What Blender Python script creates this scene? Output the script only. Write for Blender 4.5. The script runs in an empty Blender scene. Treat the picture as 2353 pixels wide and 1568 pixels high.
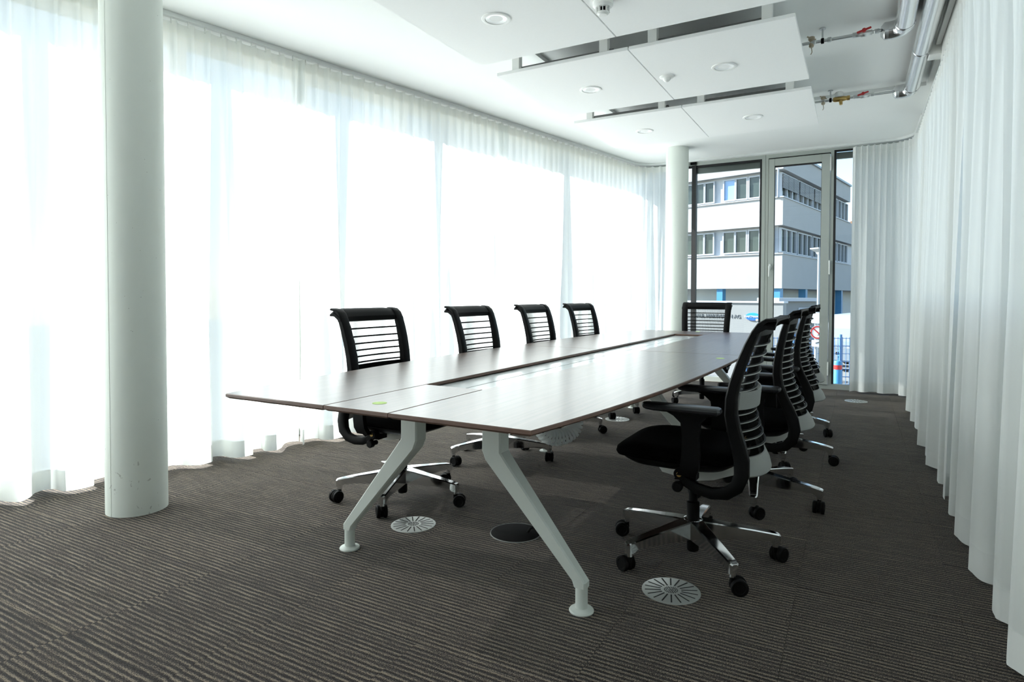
import bpy, bmesh, math, random
from mathutils import Vector, Matrix
random.seed(7)
S = bpy.context.scene
C = S.collection
PI = math.pi
sin, cos = math.sin, math.cos

# ------------------------------------------------------------------ camera
CAM_H = 1.08
YAW, PITCH, ROLL = 0.5101, 0.0241, 0.002
F_PX = 1415.74
cd = bpy.data.cameras.new('camera')
cam = bpy.data.objects.new('camera', cd)
C.objects.link(cam)
S.camera = cam
fw = Vector((-sin(YAW) * cos(PITCH), cos(YAW) * cos(PITCH), -sin(PITCH)))
ri = Vector((cos(YAW), sin(YAW), 0))
up = ri.cross(fw)
r2 = ri * cos(ROLL) + up * sin(ROLL)
u2 = up * cos(ROLL) - ri * sin(ROLL)
cam.matrix_world = Matrix(((r2.x, u2.x, -fw.x, 0), (r2.y, u2.y, -fw.y, 0), (r2.z, u2.z, -fw.z, CAM_H), (0, 0, 0, 1)))
cd.sensor_width = 36
cd.lens = F_PX / 2353 * 36
cd.shift_y = -69.27 / 2353
cd.clip_end = 300

# ------------------------------------------------------------------ world, sun, exposure
W = bpy.data.worlds.new('sky')
S.world = W
W.use_nodes = True
wt = W.node_tree
for n in list(wt.nodes):
    wt.nodes.remove(n)
wo = wt.nodes.new('ShaderNodeOutputWorld')
wb = wt.nodes.new('ShaderNodeBackground')
sky = wt.nodes.new('ShaderNodeTexSky')
sky.sky_type = 'NISHITA'
sky.sun_disc = False
SUN_DIR = Vector((-0.80, -0.12, 0.60)).normalized()
sky.sun_elevation = math.asin(SUN_DIR.z)
sky.sun_rotation = math.atan2(SUN_DIR.x, SUN_DIR.y)
sky.dust_density = 0.6
sky.air_density = 1.0
wb.inputs[1].default_value = 0.30
wt.links.new(sky.outputs[0], wb.inputs[0])
wt.links.new(wb.outputs[0], wo.inputs[0])

sd = bpy.data.lights.new('sun', 'SUN')
sd.energy = 13.0
sd.angle = 0.009
sd.color = (1.0, 0.985, 0.975)
sun = bpy.data.objects.new('sun', sd)
C.objects.link(sun)
sun.rotation_euler = (-SUN_DIR).to_track_quat('-Z', 'Y').to_euler()

S.view_settings.view_transform = 'Standard'
S.view_settings.look = 'None'
S.view_settings.gamma = 1.0
S.view_settings.use_curve_mapping = False
S.view_settings.exposure = 1.08
try:
    S.cycles.max_bounces = 14
    S.cycles.diffuse_bounces = 9
    S.cycles.glossy_bounces = 5
    S.cycles.transmission_bounces = 10
    S.cycles.transparent_max_bounces = 24
    S.cycles.caustics_reflective = False
    S.cycles.caustics_refractive = False
    S.cycles.sample_clamp_indirect = 8.0
except Exception:
    pass

# ------------------------------------------------------------------ materials
MATS = {}


def mat(name, col, rough=0.6, metal=0.0, spec=0.5, noise=0.0, nscale=20.0, bump=0.0, bscale=80.0, coat=0.0):
    m = bpy.data.materials.new(name)
    m.use_nodes = True
    t = m.node_tree
    b = t.nodes['Principled BSDF']
    b.inputs['Base Color'].default_value = (*col, 1)
    b.inputs['Roughness'].default_value = rough
    b.inputs['Metallic'].default_value = metal
    b.inputs['Specular IOR Level'].default_value = spec
    b.inputs['Coat Weight'].default_value = coat
    tc = t.nodes.new('ShaderNodeTexCoord')
    if noise:
        nz = t.nodes.new('ShaderNodeTexNoise')
        nz.inputs['Scale'].default_value = nscale
        nz.inputs['Detail'].default_value = 4
        t.links.new(tc.outputs['Object'], nz.inputs['Vector'])
        mx = t.nodes.new('ShaderNodeMix')
        mx.data_type = 'RGBA'
        mx.inputs[6].default_value = (*[max(0, c * (1 - noise)) for c in col], 1)
        mx.inputs[7].default_value = (*[min(1, c * (1 + noise)) for c in col], 1)
        t.links.new(nz.outputs[0], mx.inputs[0])
        t.links.new(mx.outputs[2], b.inputs['Base Color'])
    if bump:
        nb = t.nodes.new('ShaderNodeTexNoise')
        nb.inputs['Scale'].default_value = bscale
        nb.inputs['Detail'].default_value = 3
        t.links.new(tc.outputs['Object'], nb.inputs['Vector'])
        bp = t.nodes.new('ShaderNodeBump')
        bp.inputs['Strength'].default_value = bump
        bp.inputs['Distance'].default_value = 0.01
        t.links.new(nb.outputs[0], bp.inputs['Height'])
        t.links.new(bp.outputs[0], b.inputs['Normal'])
    MATS[name] = m
    return m


mat('plaster', (0.88, 0.895, 0.885), 0.9, spec=0.2, noise=0.02, nscale=3)
mat('ceiling_panel', (0.9, 0.91, 0.905), 0.85, spec=0.2, noise=0.015, nscale=60)
mat('back_grey', (0.13, 0.13, 0.13), 0.9)
mat('painted_white', (0.84, 0.85, 0.83), 0.5)
mat('coil_metal', (0.16, 0.165, 0.165), 0.45, metal=0.4)
mat('dark_gap', (0.02, 0.02, 0.02), 0.8)
mat('edge_walnut', (0.135, 0.075, 0.055), 0.45, noise=0.25, nscale=40)
mat('leg_white', (0.62, 0.66, 0.62), 0.45)
mat('black_plastic', (0.0045, 0.0045, 0.0047), 0.52, spec=0.11)
mat('black_matte', (0.004, 0.004, 0.004), 0.8, spec=0.15)
mat('black_fabric', (0.002, 0.002, 0.0022), 0.95, spec=0.03, bump=0.25, bscale=500)
mat('arm_pad', (0.012, 0.013, 0.015), 0.36)
mat('grey_plastic', (0.24, 0.25, 0.24), 0.5, noise=0.1, nscale=300)
mat('wire_grey', (0.30, 0.31, 0.295), 0.4)
mat('silver_paint', (0.68, 0.7, 0.68), 0.4, metal=0.3)
mat('chrome', (0.74, 0.75, 0.76), 0.10, metal=1.0)
mat('brass', (0.55, 0.38, 0.14), 0.3, metal=1.0)
mat('old_brass', (0.42, 0.36, 0.27), 0.4, metal=0.8)
mat('galvanised', (0.62, 0.64, 0.64), 0.35, metal=0.9)
mat('duct_foil', (0.78, 0.79, 0.80), 0.22, metal=1.0, bump=0.05, bscale=8)
mat('red_paint', (0.5, 0.03, 0.03), 0.4)
mat('disc_metal', (0.55, 0.57, 0.55), 0.42, metal=0.6)
mat('rail_grey', (0.72, 0.74, 0.73), 0.5)
mat('post_grey', (0.4, 0.42, 0.43), 0.5)
mat('frame_grey', (0.42, 0.45, 0.42), 0.5)
mat('gasket', (0.012, 0.012, 0.013), 0.6)
mat('sticker_green', (0.58, 0.82, 0.22), 0.6)
mat('bulkhead', (0.75, 0.765, 0.74), 0.8)
mat('lamp_glass', (0.93, 0.95, 0.955), 0.25)
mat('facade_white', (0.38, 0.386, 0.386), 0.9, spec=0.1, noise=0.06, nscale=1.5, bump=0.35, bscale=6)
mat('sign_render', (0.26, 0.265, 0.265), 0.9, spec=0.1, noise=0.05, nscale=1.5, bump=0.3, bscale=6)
mat('facade_frame', (0.42, 0.45, 0.49), 0.6)
mat('facade_glass', (0.045, 0.06, 0.055), 0.06, spec=0.5, noise=0.4, nscale=0.7)
mat('facade_glass_painted_sky', (0.25, 0.42, 0.68), 0.1, spec=0.5)  # blue sky reflection painted into the pane colour
mat('blind_slats', (0.17, 0.18, 0.19), 0.5)
mat('roof_edge', (0.25, 0.3, 0.34), 0.5)
mat('recess_grey', (0.5, 0.52, 0.52), 0.9)
mat('blue_paint', (0.05, 0.22, 0.42), 0.5)
mat('asphalt', (0.32, 0.32, 0.32), 0.95, noise=0.15, nscale=2)
mat('paving', (0.17, 0.17, 0.165), 0.95, noise=0.1, nscale=1.5)
mat('fence_blue', (0.08, 0.2, 0.42), 0.5)
mat('sign_white', (0.8, 0.8, 0.8), 0.5)
mat('letter_grey', (0.13, 0.14, 0.15), 0.6)
mat('van_white', (0.3, 0.34, 0.38), 0.3)
mat('tyre', (0.015, 0.015, 0.016), 0.7)
mat('foliage', (0.08, 0.13, 0.04), 0.8, noise=0.5, nscale=3)
mat('brick_orange', (0.5, 0.25, 0.13), 0.8)
mat('plinth', (0.4, 0.4, 0.39), 0.9)


def node_mat(name):
    m = bpy.data.materials.new(name)
    m.use_nodes = True
    t = m.node_tree
    for n in list(t.nodes):
        t.nodes.remove(n)
    o = t.nodes.new('ShaderNodeOutputMaterial')
    MATS[name] = m
    return m, t, o


def N(t, kind, **kw):
    n = t.nodes.new(kind)
    for k, v in kw.items():
        setattr(n, k, v)
    return n


def math_node(t, op, a, b=None, clamp=False):
    n = t.nodes.new('ShaderNodeMath')
    n.operation = op
    n.use_clamp = clamp
    for i, v in enumerate((a, b)):
        if v is None:
            continue
        if isinstance(v, (int, float)):
            n.inputs[i].default_value = v
        else:
            t.links.new(v, n.inputs[i])
    return n.outputs[0]


def glass_mat(name, tint, refl=1.0):
    m, t, o = node_mat(name)
    tr = N(t, 'ShaderNodeBsdfTransparent')
    tr.inputs[0].default_value = (*tint, 1)
    gl = N(t, 'ShaderNodeBsdfGlossy')
    gl.inputs['Roughness'].default_value = 0.02
    fr = N(t, 'ShaderNodeFresnel')
    fr.inputs[0].default_value = 1.45
    f = math_node(t, 'MULTIPLY', fr.outputs[0], refl)
    mx = N(t, 'ShaderNodeMixShader')
    t.links.new(f, mx.inputs[0])
    t.links.new(tr.outputs[0], mx.inputs[1])
    t.links.new(gl.outputs[0], mx.inputs[2])
    t.links.new(mx.outputs[0], o.inputs[0])


glass_mat('window_glass', (0.95, 0.97, 0.96), 1.0)
glass_mat('dimming_glass', (0.78, 0.81, 0.80), 1.0)  # tint added to the end wall panes to dim the bright view outside


def cloth_mat(name, dcol, tcol, tfac, transp):
    m, t, o = node_mat(name)
    d = N(t, 'ShaderNodeBsdfDiffuse')
    d.inputs[0].default_value = (*dcol, 1)
    tl = N(t, 'ShaderNodeBsdfTranslucent')
    tl.inputs[0].default_value = (*tcol, 1)
    mx = N(t, 'ShaderNodeMixShader')
    mx.inputs[0].default_value = tfac
    t.links.new(d.outputs[0], mx.inputs[1])
    t.links.new(tl.outputs[0], mx.inputs[2])
    tr = N(t, 'ShaderNodeBsdfTransparent')
    m2 = N(t, 'ShaderNodeMixShader')
    m2.inputs[0].default_value = transp
    t.links.new(mx.outputs[0], m2.inputs[1])
    t.links.new(tr.outputs[0], m2.inputs[2])
    # fine weave relief
    tc = N(t, 'ShaderNodeTexCoord')
    nz = N(t, 'ShaderNodeTexNoise')
    nz.inputs['Scale'].default_value = 400
    t.links.new(tc.outputs['Object'], nz.inputs['Vector'])
    bp = N(t, 'ShaderNodeBump')
    bp.inputs['Strength'].default_value = 0.08
    bp.inputs['Distance'].default_value = 0.002
    t.links.new(nz.outputs[0], bp.inputs['Height'])
    t.links.new(bp.outputs[0], d.inputs['Normal'])
    t.links.new(m2.outputs[0], o.inputs[0])


cloth_mat('sheer_cloth', (0.86, 0.88, 0.85), (0.92, 0.955, 0.96), 0.66, 0.05)
cloth_mat('dense_cloth', (0.84, 0.86, 0.845), (0.90, 0.92, 0.91), 0.25, 0.0)
cloth_mat('sheer_hem', (0.86, 0.88, 0.85), (0.86, 0.89, 0.87), 0.22, 0.0)
cloth_mat('dense_hem', (0.83, 0.85, 0.835), (0.66, 0.69, 0.67), 0.05, 0.0)
mat('mesh_fabric', (0.004, 0.004, 0.004), 0.8, spec=0.1)
cloth_mat('clear_plastic', (0.88, 0.9, 0.9), (0.9, 0.92, 0.92), 0.5, 0.12)


def carpet_material():
    m, t, o = node_mat('carpet')
    b = N(t, 'ShaderNodeBsdfPrincipled')
    b.inputs['Roughness'].default_value = 0.95
    b.inputs['Specular IOR Level'].default_value = 0.12
    b.inputs['Sheen Weight'].default_value = 0.15
    geo = N(t, 'ShaderNodeNewGeometry')
    oi = N(t, 'ShaderNodeObjectInfo')
    sep = N(t, 'ShaderNodeSeparateXYZ')
    t.links.new(geo.outputs['Position'], sep.inputs[0])
    # wobble of the tufted rows
    mp = N(t, 'ShaderNodeMapping')
    mp.inputs['Scale'].default_value = (16, 60, 1)
    t.links.new(geo.outputs['Position'], mp.inputs[0])
    n1 = N(t, 'ShaderNodeTexNoise')
    n1.inputs['Scale'].default_value = 1.0
    n1.inputs['Detail'].default_value = 2
    t.links.new(mp.outputs[0], n1.inputs['Vector'])
    wob = math_node(t, 'MULTIPLY', n1.outputs[0], 2.8)
    ph = math_node(t, 'MULTIPLY', sep.outputs[1], 2 * PI / 0.0192)
    ph = math_node(t, 'ADD', ph, wob)
    rnd = math_node(t, 'MULTIPLY', oi.outputs['Random'], 6.28)
    ph = math_node(t, 'ADD', ph, rnd)
    st = math_node(t, 'SINE', ph)
    # long patches where rows run flat
    mp2 = N(t, 'ShaderNodeMapping')
    mp2.inputs['Scale'].default_value = (7, 34, 1)
    t.links.new(geo.outputs['Position'], mp2.inputs[0])
    n2 = N(t, 'ShaderNodeTexNoise')
    n2.inputs['Scale'].default_value = 1.0
    n2.inputs['Detail'].default_value = 3
    t.links.new(mp2.outputs[0], n2.inputs['Vector'])
    amp = math_node(t, 'MULTIPLY', math_node(t, 'SUBTRACT', n2.outputs[0], 0.22), 2.1)
    n3 = N(t, 'ShaderNodeTexNoise')
    n3.inputs['Scale'].default_value = 260
    n3.inputs['Detail'].default_value = 2
    t.links.new(geo.outputs['Position'], n3.inputs['Vector'])
    sp = math_node(t, 'MULTIPLY', math_node(t, 'SUBTRACT', n3.outputs[0], 0.5), 2.9)
    v = math_node(t, 'ADD', math_node(t, 'MULTIPLY', math_node(t, 'MULTIPLY', st, amp), 0.72), 0.42)
    v = math_node(t, 'ADD', v, sp)
    v = math_node(t, 'ADD', v, math_node(t, 'MULTIPLY', math_node(t, 'SUBTRACT', oi.outputs['Random'], 0.5), 0.10), clamp=True)
    rp = N(t, 'ShaderNodeValToRGB')
    e = rp.color_ramp.elements
    e[0].position = 0.0
    e[0].color = (0.0065, 0.0036, 0.003, 1)
    e[1].position = 1.0
    e[1].color = (0.225, 0.182, 0.132, 1)
    k = rp.color_ramp.elements.new(0.5)
    k.color = (0.029, 0.0185, 0.0150, 1)
    t.links.new(v, rp.inputs[0])
    t.links.new(rp.outputs[0], b.inputs['Base Color'])
    bp = N(t, 'ShaderNodeBump')
    bp.inputs['Strength'].default_value = 0.6
    bp.inputs['Distance'].default_value = 0.004
    t.links.new(v, bp.inputs['Height'])
    t.links.new(bp.outputs[0], b.inputs['Normal'])
    t.links.new(b.outputs[0], o.inputs[0])


carpet_material()


def walnut_material():
    m, t, o = node_mat('walnut_top')
    b = N(t, 'ShaderNodeBsdfPrincipled')
    b.inputs['Roughness'].default_value = 0.36
    b.inputs['Specular IOR Level'].default_value = 0.7
    b.inputs['Coat Weight'].default_value = 0.42
    b.inputs['Coat Roughness'].default_value = 0.24
    b.inputs['Coat IOR'].default_value = 1.65
    geo = N(t, 'ShaderNodeNewGeometry')
    mp = N(t, 'ShaderNodeMapping')
    mp.inputs['Scale'].default_value = (90, 2.2, 10)
    t.links.new(geo.outputs['Position'], mp.inputs[0])
    n1 = N(t, 'ShaderNodeTexNoise')
    n1.inputs['Scale'].default_value = 1.0
    n1.inputs['Detail'].default_value = 5
    t.links.new(mp.outputs[0], n1.inputs['Vector'])
    rp = N(t, 'ShaderNodeValToRGB')
    e = rp.color_ramp.elements
    e[0].position = 0.3
    e[0].color = (0.06, 0.037, 0.029, 1)
    e[1].position = 0.75
    e[1].color = (0.12, 0.075, 0.058, 1)
    t.links.new(n1.outputs[0], rp.inputs[0])
    t.links.new(rp.outputs[0], b.inputs['Base Color'])
    t.links.new(b.outputs[0], o.inputs[0])


walnut_material()
mat('channel_white', (0.62, 0.66, 0.67), 0.14, spec=0.6)


def column_material():
    m, t, o = node_mat('column_paint')
    b = N(t, 'ShaderNodeBsdfPrincipled')
    b.inputs['Roughness'].default_value = 0.7
    b.inputs['Specular IOR Level'].default_value = 0.3
    tc = N(t, 'ShaderNodeTexCoord')
    vo = N(t, 'ShaderNodeTexVoronoi')
    vo.inputs['Scale'].default_value = 22
    t.links.new(tc.outputs['Object'], vo.inputs['Vector'])
    pit = math_node(t, 'LESS_THAN', vo.outputs['Distance'], 0.045)
    # scuffs near the foot
    sp = N(t, 'ShaderNodeSeparateXYZ')
    t.links.new(tc.outputs['Object'], sp.inputs[0])
    low = math_node(t, 'LESS_THAN', sp.outputs[2], 0.33)
    mp = N(t, 'ShaderNodeMapping')
    mp.inputs['Scale'].default_value = (14, 14, 9)
    mp.inputs['Rotation'].default_value = (0.3, 0.5, 0.4)
    t.links.new(tc.outputs['Object'], mp.inputs[0])
    nz = N(t, 'ShaderNodeTexNoise')
    nz.inputs['Scale'].default_value = 1.0
    nz.inputs['Detail'].default_value = 5
    nz.inputs['Distortion'].default_value = 1.5
    t.links.new(mp.outputs[0], nz.inputs['Vector'])
    sc = math_node(t, 'MULTIPLY', math_node(t, 'GREATER_THAN', nz.outputs[0], 0.65), low)
    f = math_node(t, 'ADD', math_node(t, 'MULTIPLY', pit, 0.45), math_node(t, 'MULTIPLY', sc, 0.35), clamp=True)
    mx = N(t, 'ShaderNodeMix', data_type='RGBA')
    mx.inputs[6].default_value = (0.74, 0.78, 0.73, 1)
    mx.inputs[7].default_value = (0.12, 0.11, 0.09, 1)
    t.links.new(f, mx.inputs[0])
    t.links.new(mx.outputs[2], b.inputs['Base Color'])
    t.links.new(b.outputs[0], o.inputs[0])


column_material()


def facade_logo_material():
    m, t, o = node_mat('logo_blue')
    b = N(t, 'ShaderNodeBsdfPrincipled')
    b.inputs['Roughness'].default_value = 0.4
    tc = N(t, 'ShaderNodeTexCoord')
    sp = N(t, 'ShaderNodeSeparateXYZ')
    t.links.new(tc.outputs['Object'], sp.inputs[0])
    f = math_node(t, 'ADD', math_node(t, 'MULTIPLY', sp.outputs[2], 3.0), 0.5, clamp=True)
    mx = N(t, 'ShaderNodeMix', data_type='RGBA')
    mx.inputs[6].default_value = (0.01, 0.06, 0.36, 1)
    mx.inputs[7].default_value = (0.01, 0.30, 0.68, 1)
    t.links.new(f, mx.inputs[0])
    t.links.new(mx.outputs[2], b.inputs['Base Color'])
    t.links.new(b.outputs[0], o.inputs[0])


facade_logo_material()

# ------------------------------------------------------------------ mesh helpers


class MB:
    def __init__(s):
        s.bm = bmesh.new()

    def box(s, c, d, bev=0.0, rot=None, seg=1):
        r = bmesh.ops.create_cube(s.bm, size=1.0)
        vs = r['verts']
        M = Matrix.Translation(Vector(c)) @ (rot.to_4x4() if rot else Matrix.Identity(4)) @ Matrix.Diagonal((d[0], d[1], d[2], 1))
        bmesh.ops.transform(s.bm, matrix=M, verts=vs)
        if bev:
            es = list({e for v in vs for e in v.link_edges})
            bmesh.ops.bevel(s.bm, geom=es, offset=bev, segments=seg, affect='EDGES', profile=0.5)
        return s

    def bx(s, x0, x1, y0, y1, z0, z1, bev=0.0):
        return s.box(((x0 + x1) / 2, (y0 + y1) / 2, (z0 + z1) / 2), (x1 - x0, y1 - y0, z1 - z0), bev)

    def loft(s, rings, closed=True, cap=True):
        bm = s.bm
        R = [[bm.verts.new(p) for p in ring] for ring in rings]
        n = len(R[0])
        for a, b in zip(R[:-1], R[1:]):
            for i in range(n if closed else n - 1):
                j = (i + 1) % n
                try:
                    bm.faces.new((a[i], a[j], b[j], b[i]))
                except ValueError:
                    pass
        if cap and closed:
            for ring, flip in ((R[0], True), (R[-1], False)):
                try:
                    bm.faces.new(list(reversed(ring)) if flip else ring)
                except ValueError:
                    pass
        return s

    def tube(s, pts, r, seg=10, cap=True):
        pts = [Vector(p) for p in pts]
        rs = r if isinstance(r, (list, tuple)) else [r] * len(pts)
        rings = []
        prev = None
        for i, p in enumerate(pts):
            a = pts[max(0, i - 1)]
            b = pts[min(len(pts) - 1, i + 1)]
            t = (b - a).normalized()
            if prev is None:
                ref = Vector((0, 0, 1)) if abs(t.z) < 0.9 else Vector((1, 0, 0))
                u = t.cross(ref).normalized()
            else:
                u = (prev - t * prev.dot(t)).normalized()
            prev = u
            v = t.cross(u)
            rings.append([p + (u * cos(2 * PI * k / seg) + v * sin(2 * PI * k / seg)) * rs[i] for k in range(seg)])
        return s.loft(rings, True, cap)

    def lathe(s, prof, c=(0, 0, 0), seg=24, axis='Z', cap=True):
        rings = []
        c = Vector(c)
        for r, h in prof:
            ring = []
            for k in range(seg):
                a = 2 * PI * k / seg
                if axis == 'Z':
                    ring.append(c + Vector((r * cos(a), r * sin(a), h)))
                elif axis == 'X':
                    ring.append(c + Vector((h, r * cos(a), r * sin(a))))
                else:
                    ring.append(c + Vector((r * sin(a), h, r * cos(a))))
            rings.append(ring)
        return s.loft(rings, True, cap)

    def prism(s, poly, y0, y1, axis='Y', bev=0.0):
        # poly: list of (a, b) in the plane across the axis
        def P(a, b, h):
            return (a, h, b) if axis == 'Y' else ((a, b, h) if axis == 'Z' else (h, a, b))
        n0 = len(s.bm.verts)
        lo = [s.bm.verts.new(P(a, b, y0)) for a, b in poly]
        hi = [s.bm.verts.new(P(a, b, y1)) for a, b in poly]
        n = len(poly)
        fs = [s.bm.faces.new(lo), s.bm.faces.new(list(reversed(hi)))]
        for i in range(n):
            j = (i + 1) % n
            fs.append(s.bm.faces.new((lo[j], lo[i], hi[i], hi[j])))
        if bev:
            es = list({e for f in fs for e in f.edges})
            bmesh.ops.bevel(s.bm, geom=es, offset=bev, segments=1, affect='EDGES')
        return s

    def mesh(s, name, m=None, smooth=False, angle=35):
        bmesh.ops.recalc_face_normals(s.bm, faces=s.bm.faces)
        me = bpy.data.meshes.new(name)
        if smooth:
            for f in s.bm.faces:
                f.smooth = True
            lim = math.radians(angle)
            for e in s.bm.edges:
                if len(e.link_faces) == 2:
                    if e.calc_face_angle(0) > lim:
                        e.smooth = False
        s.bm.to_mesh(me)
        s.bm.free()
        if m:
            me.materials.append(MATS[m])
        return me


def link(name, me, parent=None, loc=(0, 0, 0), rz=0.0):
    o = bpy.data.objects.new(name, me)
    C.objects.link(o)
    o.location = loc
    o.rotation_euler = (0, 0, rz)
    if parent:
        o.parent = parent
    return o


def ob(name, mb, m, parent=None, smooth=False, loc=(0, 0, 0), rz=0.0, angle=35):
    return link(name, mb.mesh(name, m, smooth, angle), parent, loc, rz)


def tag(o, label, cat, group=None):
    o['label'] = label
    o['category'] = cat
    if group:
        o['group'] = group
    return o


def struct(o, label=None):
    o['kind'] = 'structure'
    if label:
        o['label'] = label
    return o


def empty(name, loc=(0, 0, 0), rz=0.0, parent=None):
    return link(name, None, parent, loc, rz)


# ------------------------------------------------------------------ room shell
CEIL = 2.80
Y_END = 8.10
X_WALL = 0.74
Y_BACK = -3.6
# left facade line: curtain rail x = RX(y); glass sits outside of it
RA, RB = -3.675, 0.2115


def RX(y):
    return RA + RB * (y - 2.226)


LD = Vector((RB, 1, 0)).normalized()
LN = Vector((-LD.y, LD.x, 0))          # outward
GLASS_OUT = 0.37


def GX(y):                              # glass line
    p = Vector((RX(0), 0, 0)) + LN * GLASS_OUT
    return p.x + RB * (y - p.y)


def GO(y, d):                           # line offset outward by d from the rail
    p = Vector((RX(0), 0, 0)) + LN * d
    return p.x + RB * (y - p.y)


floor = MB()
floor.prism([(GX(Y_BACK) - .15, Y_BACK - .2), (X_WALL + .2, Y_BACK - .2), (X_WALL + .2, Y_END + .12), (GX(Y_END) - .15, Y_END + .12)], -0.3, -0.008, axis='Z')
floor = struct(ob('floor', floor, 'plinth'), 'dark brown striped carpet tile floor')
# carpet tiles, half a metre square
TS = 0.5
tile = MB()
tile.bx(-TS / 2 + .0006, TS / 2 - .0006, -TS / 2 + .0006, TS / 2 - .0006, -0.008, 0.0)
tile_me = tile.mesh('carpet_tile', 'carpet')
ny0 = -2
far_tiles = MB()
cnt = 0
for j in range(ny0, 17):
    yc = 0.25 + j * TS
    for i in range(-10, 2):
        xc = 0.07 + i * TS
        if xc + TS / 2 < GX(yc) + .0 or xc - TS / 2 > X_WALL:
            continue
        w = link('carpet_tile', tile_me, floor, (xc, yc, 0))
        cnt += 1

# plinth under the building
ob_pl = MB()
ob_pl.prism([(GX(Y_BACK) - .15, Y_BACK - .2), (X_WALL + 4, Y_BACK - .2), (X_WALL + 4, Y_END + .12), (GX(Y_END) - .15, Y_END + .12)], -1.5, -0.3, axis='Z')
struct(ob('wall_plinth', ob_pl, 'plinth'), 'concrete plinth below the room floor')

# ceiling: slab with a shallow recess above the panels
RC = 2.83
cb = MB()
ZT = 3.2
RX0, RX1, RY1 = -2.02, 0.47, 6.05
XO = X_WALL + .2
cb.prism([(GX(Y_BACK) - .12, Y_BACK - .2), (RX0, Y_BACK - .2), (RX0, RY1), (GX(RY1) - .12, RY1)], CEIL, ZT, axis='Z')
cb.prism([(GX(RY1) - .12, RY1), (XO, RY1), (XO, Y_END + .12), (GX(Y_END) - .12, Y_END + .12)], CEIL, ZT, axis='Z')
cb.bx(RX1, XO, Y_BACK - .2, RY1, CEIL, ZT)
cb.bx(RX0, RX1, Y_BACK - .2, RY1, RC, ZT)
ceiling = struct(ob('ceiling', cb, 'plaster'), 'white plastered ceiling with shallow recess')

wr = MB()
SILL, HEAD = 1.05, 2.74
wr.bx(X_WALL, X_WALL + .2, Y_BACK - .2, Y_END + .1, -0.3, SILL)
wr.bx(X_WALL, X_WALL + .2, Y_BACK - .2, Y_END + .1, HEAD, ZT)
rposts = [-3.8, -3.5, -1.9, -1.7, 0.1, 0.3, 2.1, 2.3, 4.1, 4.3, 6.1, 6.3, 8.0, 8.2]
for q in range(0, len(rposts), 2):
    wr.bx(X_WALL, X_WALL + .2, rposts[q], rposts[q + 1], SILL, HEAD)
struct(ob('wall_right', wr, 'plaster'))
for q in range(1, len(rposts) - 1, 2):  # added windows, never in view, to bring soft sky light to the right side
    wn = struct(empty('window_%d' % (20 + q // 2), (X_WALL + .1, 0, 0)), 'added unseen high window giving soft light behind the right curtains')
    y0, y1 = rposts[q], rposts[q + 1]
    fr = MB()
    fr.bx(-.03, .03, y0, y1, SILL, SILL + .05)
    fr.bx(-.03, .03, y0, y1, HEAD - .05, HEAD)
    fr.bx(-.03, .03, y0, y0 + .05, SILL + .05, HEAD - .05)
    fr.bx(-.03, .03, y1 - .05, y1, SILL + .05, HEAD - .05)
    ob('window_frame', fr, 'frame_grey', wn)
    pn = MB()
    pn.bx(-.006, .006, y0 + .05, y1 - .05, SILL + .05, HEAD - .05)
    ob('window_pane', pn, 'window_glass', wn)
wk = MB()
wk.bx(GX(Y_BACK) - .1, X_WALL, Y_BACK - .2, Y_BACK, -0.3, ZT)
struct(ob('wall_back', wk, 'back_grey'))

# bulkhead and trunking above the right-hand curtain
bk = MB()
bk.bx(0.47, 0.56, Y_BACK, 5.05, 2.61, CEIL)
bk.bx(0.52, 0.58, 5.05, 6.85, 2.63, CEIL)
struct(ob('trim_1', bk, 'bulkhead'), 'grey bulkhead above the right curtain')
tr = MB()
tr.bx(0.435, 0.468, Y_BACK, 5.0, 2.76, 2.829, 0.003)
tr.bx(0.40, 0.52, 5.0, 5.12, 2.70, 2.80, 0.004)
struct(ob('trim_2', tr, 'painted_white'), 'white cable trunking along the ceiling edge')

# ------------------------------------------------------------------ left glazing (behind the sheers)
k = 0
posts = [-4.12, -2.2, -0.3, 1.58, 2.53, 3.4, 4.36, 6.22, Y_END]
for y, y1 in zip(posts[:-1], posts[1:]):
    wn = struct(empty('window_%d' % (k + 1), (GX(y), y, 0)), 'tall glazed bay behind the sheer curtains')
    if k == 0:
        wn['label'] = 'glazed bay at the back of the room'
    L = math.hypot(y1 - y, GX(y1) - GX(y))
    rz = math.atan2(LD.y, LD.x)
    fr = MB()
    fr.bx(0, L, -.03, .03, 0.0, 0.06)
    fr.bx(0, L, -.03, .03, CEIL - .06, CEIL)
    o = ob('window_frame', fr, 'frame_grey', wn, rz=rz)
    mu = MB()
    mu.bx(-.04, .04, -.06, .06, 0.0, CEIL)
    ob('mullion', mu, 'frame_grey', wn, rz=rz)
    pn = MB()
    pn.bx(.03, L - .03, -.006, .006, 0.06, CEIL - .06)
    ob('window_pane', pn, 'window_glass', wn, rz=rz)
    k += 1
NWIN = k

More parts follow.
